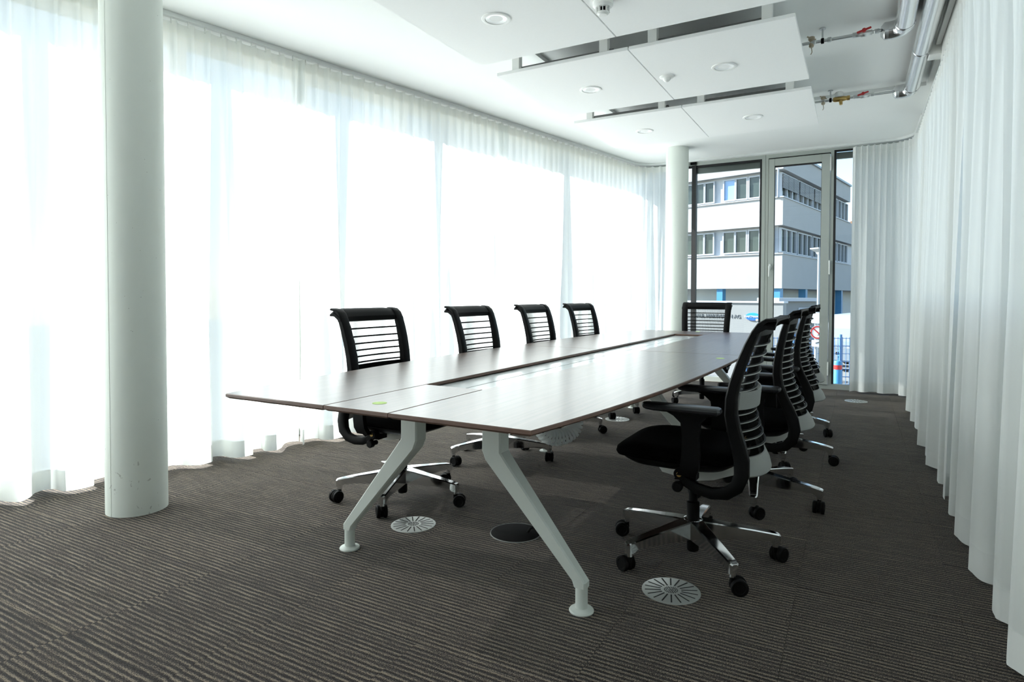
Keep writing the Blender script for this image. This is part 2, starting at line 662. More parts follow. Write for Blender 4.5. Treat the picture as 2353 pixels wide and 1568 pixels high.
# ------------------------------------------------------------------ end wall: window, door, narrow window
EX0 = GX(Y_END)
e = struct(empty('window_%d' % (NWIN + 1), (0, Y_END, 0)), 'tall fixed window left of the glass door')
f_ = MB()
f_.bx(EX0, -1.00, -.03, .04, 2.755, CEIL)          # head
f_.bx(EX0, -1.00, -.03, .04, 0.0, 0.06)            # sill
f_.bx(-1.028, -0.99, -.035, .045, 0.0, CEIL)       # post by the door
ob('window_frame', f_, 'frame_grey', e)
g = MB()
g.bx(EX0, -1.028, -.022, .0, 2.728, 2.757)
g.bx(-1.052, -1.029, -.024, .01, 0.06, 2.757)
g.bx(-1.868, -1.815, -.04, .04, 0.0, 2.757)
ob('gasket', g, 'gasket', e)
p = MB()
p.bx(EX0, -1.868, .006, .018, 0.06, 2.74)
ob('window_pane', p, 'dimming_glass', e)
p = MB()
p.bx(-1.815, -1.05, .006, .018, 0.06, 2.74)
ob('window_pane', p, 'dimming_glass', e)
bk = MB()
bk.bx(-1.885, -1.81, -.06, -.03, 2.765, 2.795)
ob('closer_bracket', bk, 'black_plastic', e)
bd = MB()
bd.bx(-1.815, -1.05, .03, .06, 2.66, 2.74)
ob('blind_box', bd, 'rail_grey', e)

d = struct(empty('door_1', (0, Y_END, 0)), 'glass door with pale grey aluminium frame')
f_ = MB()
f_.bx(-0.99, -0.955, -.03, .04, 0, CEIL)
f_.bx(-0.285, -0.250, -.03, .04, 0, CEIL)
f_.bx(-0.955, -0.285, -.03, .04, 2.755, CEIL)
f_.bx(-0.955, -0.285, -.03, .04, 0, 0.045)
ob('door_frame', f_, 'frame_grey', d)
g = MB()
g.bx(-0.956, -0.951, -.012, .02, 0.045, 2.756)
g.bx(-0.285, -0.280, -.012, .02, 0.045, 2.756)
g.bx(-0.955, -0.285, -.012, .02, 2.742, 2.757)
g.bx(-0.885, -0.376, -.030, .0, 2.640, 2.655)
g.bx(-0.889, -0.880, -.030, .0, 0.15, 2.655)
g.bx(-0.380, -0.372, -.030, .0, 0.15, 2.655)
ob('gasket', g, 'gasket', d)
lf = MB()
lf.bx(-0.949, -0.885, -.045, .03, 0.05, 2.74, .003)
lf.bx(-0.376, -0.288, -.045, .03, 0.05, 2.74, .003)
lf.bx(-0.885, -0.376, -.044, .03, 2.655, 2.74, .003)
lf.bx(-0.885, -0.376, -.044, .03, 0.05, 0.15, .003)
leaf = ob('door_leaf', lf, 'frame_grey', d)
p = MB()
p.bx(-0.885, -0.376, -.012, .0, 0.15, 2.655)
ob('window_pane', p, 'dimming_glass', leaf)
h = MB()
h.lathe([(0.0, -.05), (.019, -.05), (.019, -.062), (0, -.064)], (-0.925, 0, 1.44), 16, 'Y')
h.box((-0.925, -.055, 1.44), (.026, .014, .075), .005)
h.box((-0.925, -.078, 1.44), (.014, .05, .014), .003)
h.tube([(-0.925, -.098, 1.45), (-0.927, -.10, 1.40), (-0.930, -.10, 1.32)], [.011, .010, .008], 8)
ob('door_handle', h, 'silver_paint', leaf, True)
for z in (2.62, 1.42, 0.24):
    h = MB()
    h.tube([(-0.283, -.05, z - .08), (-0.283, -.05, z + .08)], .009, 8)
    h.lathe([(.011, -.004), (.011, .004)], (-0.283, -.05, z), 8)
    ob('hinge', h, 'silver_paint', d, True)

e2 = struct(empty('window_%d' % (NWIN + 2), (0, Y_END, 0)), 'narrow fixed window right of the glass door')
f_ = MB()
f_.bx(-0.25, X_WALL, -.03, .04, 2.775, CEIL)
f_.bx(-0.25, X_WALL, -.03, .04, 0.0, 0.06)
ob('window_frame', f_, 'frame_grey', e2)
g = MB()
g.bx(-0.249, -0.226, -.028, .02, 0.06, 2.775)
g.bx(-0.226, X_WALL, -.024, .01, 2.755, 2.776)
ob('gasket', g, 'gasket', e2)
p = MB()
p.bx(-0.226, X_WALL, .006, .018, 0.06, 2.765)
ob('window_pane', p, 'dimming_glass', e2)
bd = MB()
bd.bx(-0.226, X_WALL, .03, .06, 2.68, 2.755)
ob('blind_box', bd, 'rail_grey', e2)

# ------------------------------------------------------------------ columns
COL = [((-3.17, 1.779), 0.1375, 'round white concrete column standing in the left foreground'),
       ((-1.842, 7.22), 0.1275, 'round white concrete column before the far window')]
for (cx, cy), r, lab in COL:
    c = MB()
    c.lathe([(r, 0), (r, CEIL)], (0, 0, 0), 64, cap=False)
    o = ob('column', c, 'column_paint', smooth=True, loc=(cx, cy, 0))
    tag(o, lab, 'column', 'concrete columns')
    sm = MB()
    a = math.atan2(-cy, -cx) - 0.92
    sm.box(((r + .0002) * cos(a), (r + .0002) * sin(a), CEIL / 2), (.002, .0025, CEIL), rot=Matrix.Rotation(a, 3, 'Z'))
    ob('formwork_seam', sm, 'column_paint', o)

# ------------------------------------------------------------------ curtains


def path_points(pts, ds):
    out = []
    acc = 0.0
    for a, b in zip(pts[:-1], pts[1:]):
        a, b = Vector(a), Vector(b)
        L = (b - a).length
        n = max(1, int(round(L / ds)))
        for i in range(n):
            out.append(a.lerp(b, i / n))
    out.append(Vector(pts[-1]))
    return out


def arc(c, r, a0, a1, n=10):
    return [(c[0] + r * cos(a0 + (a1 - a0) * i / n), c[1] + r * sin(a0 + (a1 - a0) * i / n)) for i in range(n + 1)]


def curtain(pts, inward, ztop, seed, amp, label, gather=None, phase=0.0, zbot=0.018, group='white sheer curtains', period=0.1, smod=1.0, cloth='sheer_cloth', curls=1.0):
    rnd = random.Random(seed)
    P = path_points(pts, 0.01)
    n = len(P)
    s = [0.0]
    for a, b in zip(P[:-1], P[1:]):
        s.append(s[-1] + (b - a).length)
    tot = s[-1]
    # irregular broad folds: random knots
    knots = []
    curl = []
    q = -rnd.random() * .1
    sg = 1
    while q < tot + 0.6:
        knots.append((q, sg * (0.55 + .45 * rnd.random())))
        curl.append(curls * rnd.choice((0, 0, .1, .2, .3, .38)))
        q += (0.085 + 0.11 * rnd.random()) * smod
        sg = -sg
    knots2 = []
    q = 0
    while q < tot + 0.6:
        knots2.append((q, rnd.uniform(-1, 1)))
        q += 0.05 + .06 * rnd.random()

    def interp(kn, x):
        for (a, va), (b, vb) in zip(kn[:-1], kn[1:]):
            if a <= x <= b:
                t = (x - a) / (b - a)
                t = t * t * (3 - 2 * t)
                return va + (vb - va) * t
        return 0.0

    def fold_shift(x):
        for k, ((a, va), (b, vb)) in enumerate(zip(knots[:-1], knots[1:])):
            if a <= x <= b:
                t = (x - a) / (b - a)
                return -curl[k] * (b - a) * sin(2 * PI * t)
        return 0.0
    H = ztop - zbot
    zs = [ztop, ztop - .03, ztop - .075, ztop - .15, ztop - .3, ztop - .55, ztop - .85, ztop - 1.15, ztop - 1.45, ztop - 1.75, ztop - 2.05, ztop - 2.3]
    zs = [z for z in zs if z > 0.2] + [0.125, zbot + .05, zbot]
    grid = []
    for i in range(n):
        a = P[max(0, i - 1)]
        b = P[min(n - 1, i + 1)]
        t = (b - a).normalized()
        nrm = Vector((-t.y, t.x)) * inward
        fr = ((s[i] + phase) / period) % 1.0
        pin = math.exp(-((fr - .5) / .15) ** 2)
        w1 = interp(knots, s[i])
        w2 = interp(knots2, s[i])
        shift = fold_shift(s[i])
        w1 = math.copysign(abs(w1) ** .8, w1)
        col = []
        for z in zs:
            tt = (ztop - z) / H
            f = tt ** 1.15 * (1.25 - .25 * tt)
            up_ = .22 + .78 * (1 - tt) ** 2.2
            off = (pin - .3) * .040 * up_ + (w1 * amp * f + w2 * amp * .28 * f * (1 - .3 * tt))
            lat = -shift * min(1, 1.15 * f) * min(1, s[i] / .15, (tot - s[i]) / .15)
            v = P[i] + nrm * off + t * lat
            drop = 0.0
            if z == ztop:
                drop = -.004 * (1 - pin)
            if z == zbot:
                drop = .004 * w2
            col.append((v.x, v.y, z + drop))
        grid.append(col)

    def sheet(name, j0, j1, m, parent=None, push=0.0):
        bm = bmesh.new()
        V = [[bm.verts.new(grid[i][j]) for j in range(j0, j1 + 1)] for i in range(n)]
        for i in range(n - 1):
            for j in range(j1 - j0):
                f = bm.faces.new((V[i][j], V[i + 1][j], V[i + 1][j + 1], V[i][j + 1]))
                f.smooth = True
        me = bpy.data.meshes.new(name)
        bm.to_mesh(me)
        bm.free()
        me.materials.append(MATS[m])
        return link(name, me, parent)
    nz = len(zs)
    o = sheet('curtain', 2, nz - 3, cloth)
    tag(o, label, 'curtain', group)
    hm = 'dense_hem' if cloth == 'dense_cloth' else 'sheer_hem'
    sheet('heading_tape', 0, 2, hm, o)
    sheet('hem', nz - 3, nz - 1, hm, o)
    return o


YR = 7.90                                # rail line along the end wall
cxl = RX(YR) + .30
# left wall rail with rounded corner, then along the end wall
ang0 = math.atan2(LN.y, LN.x)
cc = Vector((RX(0), 0, 0)) - LN * .32
ycor = YR - .32
xc = cc.x + RB * (ycor - cc.y)
corner = arc((xc, ycor), .32, ang0, PI / 2, 10)


def lp(y):
    return (RX(y), y)


ZC = CEIL - 0.045
curtain([lp(-3.4), lp(0.57)], -1, ZC, 11, .07, 'sheer white curtain on the left wall, nearest the camera, outside the view')
curtain([lp(0.53), lp(3.13)], -1, ZC, 3, .085, 'sheer white curtain behind the left foreground column', phase=.03)
curtain([(RX(3.09) + .012, 3.09), (RX(5.28) + .012, 5.28)], -1, ZC, 21, .08, 'sheer white curtain behind the two nearest chairs on the left')
curtain([lp(5.17), corner[0]] + corner[1:] + [(-1.98, YR)], -1, ZC, 34, .07, 'sheer white curtain rounding the far left room corner')
# end wall, right of the door, wrapping into the right wall
cr = arc((0.27, YR - .25), .25, PI / 2, 0, 8)
curtain([(-.06, YR), (0.27, YR)] + cr[1:] + [(.52, 6.95)], -1, ZC, 8, .055, 'narrow sheer curtain beside the glass door', period=.06, smod=.7, cloth='dense_cloth')
curtain([(.50, 6.9), (.47, 3.9)], -1, 2.60, 15, .085, 'far white curtain on the right wall', group='white curtains on the right wall', smod=1.15, cloth='dense_cloth', curls=.45)
curtain([(.47, 3.89), (.47, -2.0)], -1, 2.60, 27, .085, 'near white curtain on the right wall', group='white curtains on the right wall', smod=1.25, cloth='dense_cloth', curls=.45)

# rails
r = MB()
rp_ = [Vector((*lp(-3.4), 0)), Vector((*corner[0], 0))] + [Vector((*c, 0)) for c in corner[1:]] + [Vector((0.27, YR, 0))] + [Vector((*c, 0)) for c in cr[1:]] + [Vector((.52, 6.95, 0))]
rings = []
for i, pnt in enumerate(rp_):
    a = rp_[max(0, i - 1)]
    b = rp_[min(len(rp_) - 1, i + 1)]
    t = (b - a).normalized()
    nn = Vector((-t.y, t.x, 0))
    rings.append([pnt + nn * .016 + Vector((0, 0, CEIL - .001)), pnt + nn * .016 + Vector((0, 0, CEIL - .028)), pnt - nn * .016 + Vector((0, 0, CEIL - .028)), pnt - nn * .016 + Vector((0, 0, CEIL - .001))])
r.loft(rings)
rail = tag(ob('curtain_rail', r, 'rail_grey'), 'slim grey curtain rail under the ceiling along left and far walls', 'curtain rail')
gl = MB()
gl.bx(-.004, .004, -.003, .003, CEIL - .062, CEIL - .028)
gme = gl.mesh('glider', 'painted_white')
yy = 1.9
while yy < 7.2:
    link('glider', gme, rail, (RX(yy) , yy, 0))
    yy += .0978
r = MB()
r.bx(.455, .485, -2.0, 6.85, 2.602, 2.6095)
tag(ob('curtain_rail', r, 'rail_grey'), 'straight curtain rail under the grey bulkhead on the right', 'curtain rail')

# ------------------------------------------------------------------ ceiling panels, lamps, detectors
ZP = 2.58
XL, XM, XR = -2.165, -1.236, -0.308
rows = [(2.35, 3.435), (3.652, 4.735), (4.967, 6.01)]
PT = 0.022
names_row = ['nearest', 'middle', 'far']
for ri_, (y0, y1) in enumerate(rows):
    for side, (x0, x1) in enumerate(((XL, XM - .003), (XM + .003, XR))):
        cx_, cy_ = (x0 + x1) / 2, (y0 + y1) / 2
        root = empty('ceiling_panel', (cx_, cy_, ZP))
        tag(root, 'white suspended ceiling panel, %s half of the %s row' % (('window side', 'duct side')[side], names_row[ri_]), 'ceiling panel', 'suspended ceiling panels')
        w, l = (x1 - x0), (y1 - y0)
        b = MB()
        b.bx(-w / 2, w / 2, -l / 2, l / 2, 0, PT, .002)
        ob('panel_sheet', b, 'ceiling_panel', root)
        b = MB()
        iw, il = w / 2 - .13, l / 2 - .05
        b.bx(-iw, iw, -il, il, PT, PT + .03)
        tray = ob('cooling_coil', b, 'coil_metal', root)
        for q in range(5):
            b = MB()
            yy = -il + .06 + q * (2 * il - .12) / 4
            b.tube([(-iw, yy, PT + .04), (iw, yy, PT + .04)], .012, 8)
            ob('pipe', b, 'coil_metal', tray, True)
        for hx in ((-w / 2 + .135, w / 2 - .165) if side == 0 else (-w / 2 + .14, w / 2 - .145)):
            for hy in (-l / 2 + .04, l / 2 - .06):
                b = MB()
                b.box((hx, hy, (PT + RC - ZP) / 2), (.055, .045, RC - ZP - PT), .002)
                ob('hanger', b, 'painted_white', root)

LAMPS = [(-1.723, 2.897, 'downlight in the nearest ceiling panel row'), (-1.706, 4.212, 'downlight in the middle panel row, window side'),
         (-0.776, 4.214, 'downlight in the middle panel row, beside the ducts'), (-1.701, 5.497, 'downlight in the far panel row, window side'),
         (-0.778, 5.503, 'downlight in the far panel row, beside the ducts')]
for x, y, lab in LAMPS:
    root = empty('downlight', (x, y, ZP))
    tag(root, 'round recessed white ' + lab, 'lamp', 'recessed downlights')
    b = MB()
    b.lathe([(.058, -.001), (.06, -.006), (.068, -.008), (.078, -.005), (.08, .0)], seg=36, cap=False)
    ob('trim_ring', b, 'painted_white', root, True)
    b = MB()
    b.lathe([(.058, -.004), (.050, -.002), (.030, .001), (.0, .002)], seg=36, cap=False)
    ob('reflector', b, 'lamp_glass', root, True)

root = empty('motion_sensor', (-1.152, 4.215, ZP))
tag(root, 'small white dome motion sensor between two middle downlights', 'sensor')
b = MB()
b.lathe([(.048, 0), (.047, -.008), (.036, -.013), (.0, -.013)], seg=28, cap=False)
ob('base', b, 'painted_white', root, True)
b = MB()
b.lathe([(.026, -.012), (.025, -.022), (.018, -.032), (.008, -.037), (0, -.038)], seg=24, cap=False)
ob('lens', b, 'painted_white', root, True)

root = empty('smoke_detector', (-1.15, 3.0, ZP))
tag(root, 'white smoke detector with black slots at the top edge', 'detector')
b = MB()
b.lathe([(.052, 0), (.052, -.018), (.04, -.03), (.034, -.03), (0, -.03)], seg=28, cap=False)
ob('base', b, 'painted_white', root, True)
b = MB()
b.lathe([(.024, -.03), (.022, -.052)], seg=20, cap=False)
ob('chamber', b, 'black_matte', root)
for q in range(10):
    a = q * 2 * PI / 10
    b = MB()
    b.box((.029 * cos(a), .029 * sin(a), -.041), (.012, .004, .026), rot=Matrix.Rotation(a, 3, 'Z'))
    ob('fin', b, 'painted_white', root)
b = MB()
b.lathe([(.03, -.052), (.03, -.058), (.02, -.066), (0, -.067)], seg=24)
ob('cap', b, 'painted_white', root, True)

# ------------------------------------------------------------------ ducts and pipes
ZD = 2.75


def duct(x, yend, label, joint=None):
    root = empty('air_duct', (x, yend, ZD))
    tag(root, label, 'duct', 'foil ducts under the ceiling')
    R = .052
    b = MB()
    b.tube([(0, -6.5, 0), (0, -.085, 0)], R, 28)
    ob('straight_duct', b, 'duct_foil', root, True, angle=60)
    b = MB()
    pts = [(0, -.09, 0), (0, -.065, 0)] + [(-.065 + .065 * cos(a), -.065 + .065 * sin(a), 0) for a in (PI / 8, 2 * PI / 8, 3 * PI / 8, PI / 2)] + [(-.085, 0, 0)]
    b.tube(pts, [R + .003] * 6 + [R], 28)
    ob('elbow', b, 'duct_foil', root, True, angle=14)
    b = MB()
    b.lathe([(R + .002, -.085), (R + .002, -.105), (.03, -.125), (.014, -.128)], (0, 0, 0), 28, 'X')
    ob('end_cap', b, 'duct_foil', root, True)
    for yj in ([-.10] + ([joint] if joint else [])):
        b = MB()
        b.lathe([(R + .001, yj - .014), (R + .004, yj - .008), (R + .004, yj + .008), (R + .001, yj + .014)], (0, 0, 0), 28, 'Y', cap=False)
        ob('joint_ring', b, 'duct_foil', root, True)
    return root


duct(.234, 4.56, 'shorter foil clad duct ending before the far panels', None)
duct(.36, 5.95, 'longer foil clad duct beside the right curtain', -.95)


def pipe_run(y, x_end, label, fittings):
    root = empty('water_pipe', (XR, y, 2.748))
    tag(root, label, 'pipe', 'galvanised supply pipes')
    L = x_end - XR
    b = MB()
    b.tube([(-.04, 0, 0), (L, 0, 0)], .0105, 10)
    ob('pipe', b, 'galvanised', root, True)
    for x, r_, l_ in ((.035, .016, .03), (.13, .016, .025), (.28, .016, .04), (.395, .015, .03)):
        if x < L:
            b = MB()
            b.lathe([(r_ * .8, -l_ / 2), (r_, -l_ / 2 + .004), (r_, l_ / 2 - .004), (r_ * .8, l_ / 2)], (x, 0, 0), 6, 'X')
            ob('coupling', b, 'galvanised', root)
    for kind, x in fittings:
        if kind == 'vent':
            b = MB()
            b.lathe([(.012, -.03), (.016, -.02), (.013, -.005), (.013, .012), (.02, .02), (.02, .036), (.012, .04)], (x, 0, 0), 12)
            b.box((x, 0, .03), (.06, .006, .008), rot=Matrix.Rotation(.5, 3, 'Y'))
            ob('drain_valve', b, 'old_brass', root, True)
            b = MB()
            b.tube([(x, 0, -.03), (x + .004, .003, -.06), (x - .003, 0, -.075)], .003, 6)
            ob('chain', b, 'old_brass', root)
        elif kind == 'clamp':
            b = MB()
            b.lathe([(.016, -.009), (.018, -.006), (.018, .006), (.016, .009)], (x, 0, 0), 14, 'X')
            ob('pipe_clamp', b, 'black_plastic', root, True)
            b = MB()
            b.tube([(x, 0, .016), (x, 0, RC - 2.748)], .006, 8)
            b.lathe([(.02, RC - 2.748 - .008), (.02, RC - 2.748)], (x, 0, 0), 12)
            ob('hanger_rod', b, 'galvanised', root, True)
        elif kind == 'ball':
            b = MB()
            b.lathe([(.016, -.045), (.016, -.02), (.02, -.014), (.02, .014), (.016, .02), (.016, .045)], (x, 0, 0), 12, 'X')
            ob('ball_valve', b, 'galvanised', root, True)
            b = MB()
            b.box((x, -.028, .012), (.082, .006, .013), .002, rot=Matrix.Rotation(-.25, 3, 'Y'))
            b.lathe([(.012, -.034), (.012, -.018)], (x, 0, .012), 12, 'Y')
            ob('valve_handle', b, 'red_paint', root)
        elif kind == 'meter':
            b = MB()
            b.lathe([(.017, -.055), (.022, -.04), (.022, .02), (.017, .045), (.02, .05), (.02, .07)], (x, 0, 0), 12, 'X')
            b.tube([(x, 0, 0), (x + .005, -.005, -.05)], [.016, .012], 10)
            ob('meter_body', b, 'brass', root, True)
            b = MB()
            b.lathe([(.026, .015), (.03, .02), (.03, .05), (.022, .056), (0, .057)], (x - .01, -.012, 0), 18)
            ob('actuator_cap', b, 'painted_white', root, True)


pipe_run(4.53, .11, 'galvanised pipe with red valve feeding the middle panel row', [('vent', .025), ('clamp', .09), ('ball', .325)])
pipe_run(5.92, .24, 'galvanised pipe with brass meter feeding the far panel row', [('vent', .035), ('clamp', .09), ('meter', .165), ('ball', .33)])

# ------------------------------------------------------------------ conference table
TX, TY, ZT_ = -1.344, 3.84, 0.731
HALF = 2.43
TT = 0.018


def hw(y):
    t = y - TY
    return .767 - .0155 * t * t - .0018 * t ** 4


table = empty('conference_table', (TX, TY, 0))
tag(table, 'long boat shaped walnut conference table on white angled legs', 'table')


def top_piece(x_in, sgn, y0, y1, name='tabletop_panel'):
    # from straight inner seam to curved outer edge
    n = 14
    ys = [y0 + (y1 - y0) * i / n for i in range(n + 1)]
    poly = [(x_in, ys[0])] + [(sgn * hw(y + TY), y) for y in ys] + [(x_in, ys[-1])]
    slab_piece(poly, name)


def slab_piece(poly, name):
    m = MB()
    bm = m.bm
    # rings: top face inset 2 mm, edge, chamfered underside
    area = sum(a[0] * b[1] - b[0] * a[1] for a, b in zip(poly, poly[1:] + poly[:1]))
    if area < 0:
        poly = list(reversed(poly))
    n = len(poly)

    def inset(d):
        out = []
        for i in range(n):
            p0, p1, p2 = Vector(poly[i - 1]), Vector(poly[i]), Vector(poly[(i + 1) % n])
            a = (p1 - p0).normalized()
            b = (p2 - p1).normalized()
            na, nb = Vector((-a.y, a.x)), Vector((-b.y, b.x))
            k = (na + nb)
            k = k / max(1e-6, k.dot(na)) if k.length > 1e-6 else na
            out.append(p1 + k * d)
        return out
    L = [(inset(.0025), ZT_), (inset(.0), ZT_ - .0025), (inset(0), ZT_ - .011), (inset(.010), ZT_ - TT)]
    rings = [[(p.x, p.y, z) for p in pts] for pts, z in L]
    R = [[bm.verts.new(q) for q in r_] for r_ in rings]
    ft = bm.faces.new(R[0])
    ft.material_index = 0
    for a, b in zip(R[:-1], R[1:]):
        for i in range(n):
            j = (i + 1) % n
            f = bm.faces.new((a[j], a[i], b[i], b[j]))
            f.material_index = 1
    f = bm.faces.new(list(reversed(R[-1])))
    f.material_index = 1
    bmesh.ops.recalc_face_normals(bm, faces=bm.faces)
    me = bpy.data.meshes.new(name)
    bm.to_mesh(me)
    bm.free()
    me.materials.append(MATS['walnut_top'])
    me.materials.append(MATS['edge_walnut'])
    return link(name, me, table)


SEAM = 0.1325
G = .0012
for sg in (-1, 1):
    top_piece(sg * (SEAM + G), sg, -HALF, -G)
    top_piece(sg * (SEAM + G), sg, G, HALF)
CH = 1.895
for y0, y1 in ((-HALF, -CH), (CH, HALF)):
    slab_piece([(-SEAM + G, y0), (SEAM - G, y0), (SEAM - G, y1), (-SEAM + G, y1)], 'tabletop_panel')
# sunken cable channel with pale flaps
ch = MB()
ch.bx(-SEAM, SEAM, -CH - .02, CH + .02, ZT_ - .10, ZT_ - .095)
ch.bx(-SEAM - .012, -SEAM - .004, -CH - .02, CH + .02, ZT_ - .10, ZT_ - .02)
ch.bx(SEAM + .004, SEAM + .012, -CH - .02, CH + .02, ZT_ - .10, ZT_ - .02)
ob('cable_tray', ch, 'leg_white', table)
for sx in (0, 1):
    for q in range(3):
        y0 = -CH + q * 2 * CH / 3 + .002
        y1 = -CH + (q + 1) * 2 * CH / 3 - .002
        x0, x1 = (-SEAM + .004, -.0028) if sx == 0 else (.0028, SEAM - .004)
        b = MB()
        b.bx(x0, x1, y0, y1, ZT_ - .024, ZT_ - .016, .001)
        ob('channel_flap', b, 'channel_white', table)
# frame under the top
fr = MB()
for sx in (-.18, .18):
    fr.bx(sx - .02, sx + .02, -2.0, 2.0, ZT_ - TT - .045, ZT_ - TT)
ob('longitudinal_beam', fr, 'leg_white', table)
leg_poly = [(.146, .714), (.146, .503), (.500, .085), (.512, .070), (.512, .03), (.556, .03), (.556, .085), (.546, .11), (.236, .503), (.236, .714)]
for yl in (-1.90, 0.0, 1.90):
    bmx = MB()
    bmx.bx(-.24, .24, yl - .03, yl + .03, ZT_ - TT - .05, ZT_ - TT)
    ob('cross_beam', bmx, 'leg_white', table)
    for sg in (-1, 1):
        l = MB()
        poly = [(sg * a, b) for a, b in leg_poly[:2]] + [(sg * .505, .088), (sg * .552, .115), (sg * .236, .507), (sg * .236, .714)]
        yw0, yw1 = .035, .022
        rings = []
        top = [(.146, .714), (.236, .714)]
        prof = [(.146, .236, .714), (.146, .236, .515), (.160, .252, .485), (.508, .556, .092)]
        prof = [((.150), (.230), .714), (.150, .230, .512), (.164, .256, .478), (.505, .556, .105), (.512, .556, .085)]
        for i, (a, b, z) in enumerate(prof):
            t = max(0, min(1, (.5 - z) / .4))
            hwy = .034 * (1 - t) + .021 * t
            c_ = .006
            rings.append([(sg * (a + c_), yl - hwy, z), (sg * (b - c_), yl - hwy, z), (sg * b, yl - hwy + c_, z), (sg * b, yl + hwy - c_, z), (sg * (b - c_), yl + hwy, z), (sg * (a + c_), yl + hwy, z), (sg * a, yl + hwy - c_, z), (sg * a, yl - hwy + c_, z)])
        # slope lower rings so the cut stays square to the strut
        l.loft(rings)
        lo = ob('leg', l, 'leg_white', table)
        f = MB()
        f.lathe([(.0215, .105), (.0215, .014), (.024, .012), (.040, .008), (.043, .004), (.042, .0), (0, 0)], (sg * .534, yl, 0), 24)
        ob('foot', f, 'leg_white', lo, True)

for (x, y, lab) in ((-1.349, 1.531, 'round lime green sticker on the near end of the table'), (-.667, 3.597, 'round lime green sticker by the right edge of the table'), (-1.368, 6.215, 'round lime green sticker at the far end of the table')):
    b = MB()
    b.lathe([(.0, ZT_), (.0235, ZT_), (.0235, ZT_ + .0008), (0, ZT_ + .0008)], (0, 0, 0), 28, cap=False)
    o = ob('sticker', b, 'sticker_green', loc=(x, y, 0))
    tag(o, lab, 'sticker', 'lime green table stickers')

# transparent vertebra cable guide hanging in a loop under the table
root = empty('cable_spine', (-1.26, 2.72, -.03))
tag(root, 'clear plastic cable spine looped beneath the table', 'cable guide')
loop = []
for i in range(31):
    a = PI + PI * i / 30
    loop.append(Vector((0.055 * cos(a) * 1.0, 0.075 * cos(a), .485 + .065 * sin(a))))
pts = [Vector((-.055, -.075, .62)), Vector((-.055, -.075, .59)), Vector((-.055, -.075, .56)), Vector((-.055, -.075, .53))] + loop + [Vector((.055, .075, z)) for z in (.52, .55, .58, .61)]
link_me = None
acc = 0
for i in range(0, len(pts) - 1, 2):
    a, b_ = pts[i], pts[min(i + 1, len(pts) - 1)]
    t = (pts[min(i + 1, len(pts) - 1)] - pts[max(0, i - 1)]).normalized()
    b = MB()
    b.lathe([(.034, -.0075), (.040, -.0055), (.040, .0055), (.034, .0075), (.030, .005), (.030, -.005), (.034, -.0075)], seg=18, cap=False)
    me = link_me or b.mesh('spine_link', 'clear_plastic', True)
    if link_me is not None:
        b.bm.free()
    link_me = me
    o = link('spine_link', me, root, a)
    o.rotation_euler = t.to_track_quat('Z', 'Y').to_euler()
b = MB()
b.tube(pts, .008, 8)
ob('cable', b, 'black_plastic', root, True)

# ------------------------------------------------------------------ floor outlets


def floor_disc(x, y, label, rot=0.0):
    root = empty('floor_diffuser', (x, y, 0), rot)
    tag(root, label, 'floor outlet', 'round metal floor diffusers')
    b = MB()
    R = .105
    b.lathe([(0, .0035), (R - .006, .0035), (R, .0015), (R, 0)], seg=56, cap=False)
    plate = ob('plate', b, 'disc_metal', root, True)
    for q in range(18):
        a = q * 2 * PI / 18
        b = MB()
        b.box((.066 * cos(a), .066 * sin(a), .0036), (.058, .005, .0009), rot=Matrix.Rotation(a, 3, 'Z'))
        ob('slot', b, 'dark_gap', plate)
    hole = MB()
    for rr, nn in ((0, 1), (.008, 6), (.016, 12), (.023, 18)):
        for q in range(nn):
            a = 2 * PI * q / nn
            hole.lathe([(.0026, .0035), (.0026, .0041)], (rr * cos(a), rr * sin(a), 0), 8)
    ob('perforation', hole, 'dark_gap', plate)['kind'] = 'stuff'


floor_disc(-1.812, 2.29, 'round slotted metal floor diffuser under the near table end', .2)
floor_disc(-.58, 2.235, 'round slotted metal floor diffuser before the nearest right chair', .1)
floor_disc(-1.82, 5.149, 'round slotted metal floor diffuser under the far half of the table', .3)
floor_disc(.007, 7.27, 'round slotted metal floor diffuser near the glass door', .5)
root = empty('floor_box', (-1.343, 2.439, 0))
tag(root, 'round black floor outlet lid behind the near table leg', 'floor outlet')
b = MB()
b.lathe([(0, .006), (.10, .006), (.112, .002), (.112, 0)], seg=48, cap=False)
ob('lid', b, 'black_matte', root, True)
b = MB()
b.lathe([(.112, .0), (.113, .003), (.116, .003), (.117, 0)], seg=48, cap=False)
ob('rim', b, 'grey_plastic', root, True)
b = MB()
b.tube([(.05, .02, .004), (.06, .03, .022), (.075, .05, .03), (.10, .075, .02), (.12, .09, .006)], .006, 8)
ob('cable', b, 'black_plastic', root, True)

# ------------------------------------------------------------------ chairs
BOLT = Vector((0, 0, .374))
SPINE = [(0, .374), (-.03, .350), (-.07, .336), (-.125, .335), (-.175, .350), (-.207, .385), (-.216, .430), (-.207, .480), (-.187, .530), (-.162, .585), (-.142, .640), (-.134, .700), (-.137, .760), (-.148, .835), (-.163, .905), (-.177, .955), (-.188, .984), (-.207, 1.004), (-.240, 1.012)]
THICK = [.030, .036, .038, .040, .044, .050, .052, .052, .050, .047, .044, .041, .038, .035, .032, .028, .022, .016, .012]
CM = {}


def spine_x(z):
    up_part = SPINE[5:16]
    for (x0, z0), (x1, z1) in zip(up_part[:-1], up_part[1:]):
        if z0 <= z <= z1:
            return x0 + (x1 - x0) * (z - z0) / (z1 - z0)
    return up_part[-1][0] if z > up_part[-1][1] else up_part[0][0]


def lat(z):
    return .205 + .022 * max(0, min(1, (z - .45) / .5))


def bulge(z):
    t = max(0, min(1, (z - .45) / .5))
    return .055 * (1 - t) + .022 * t


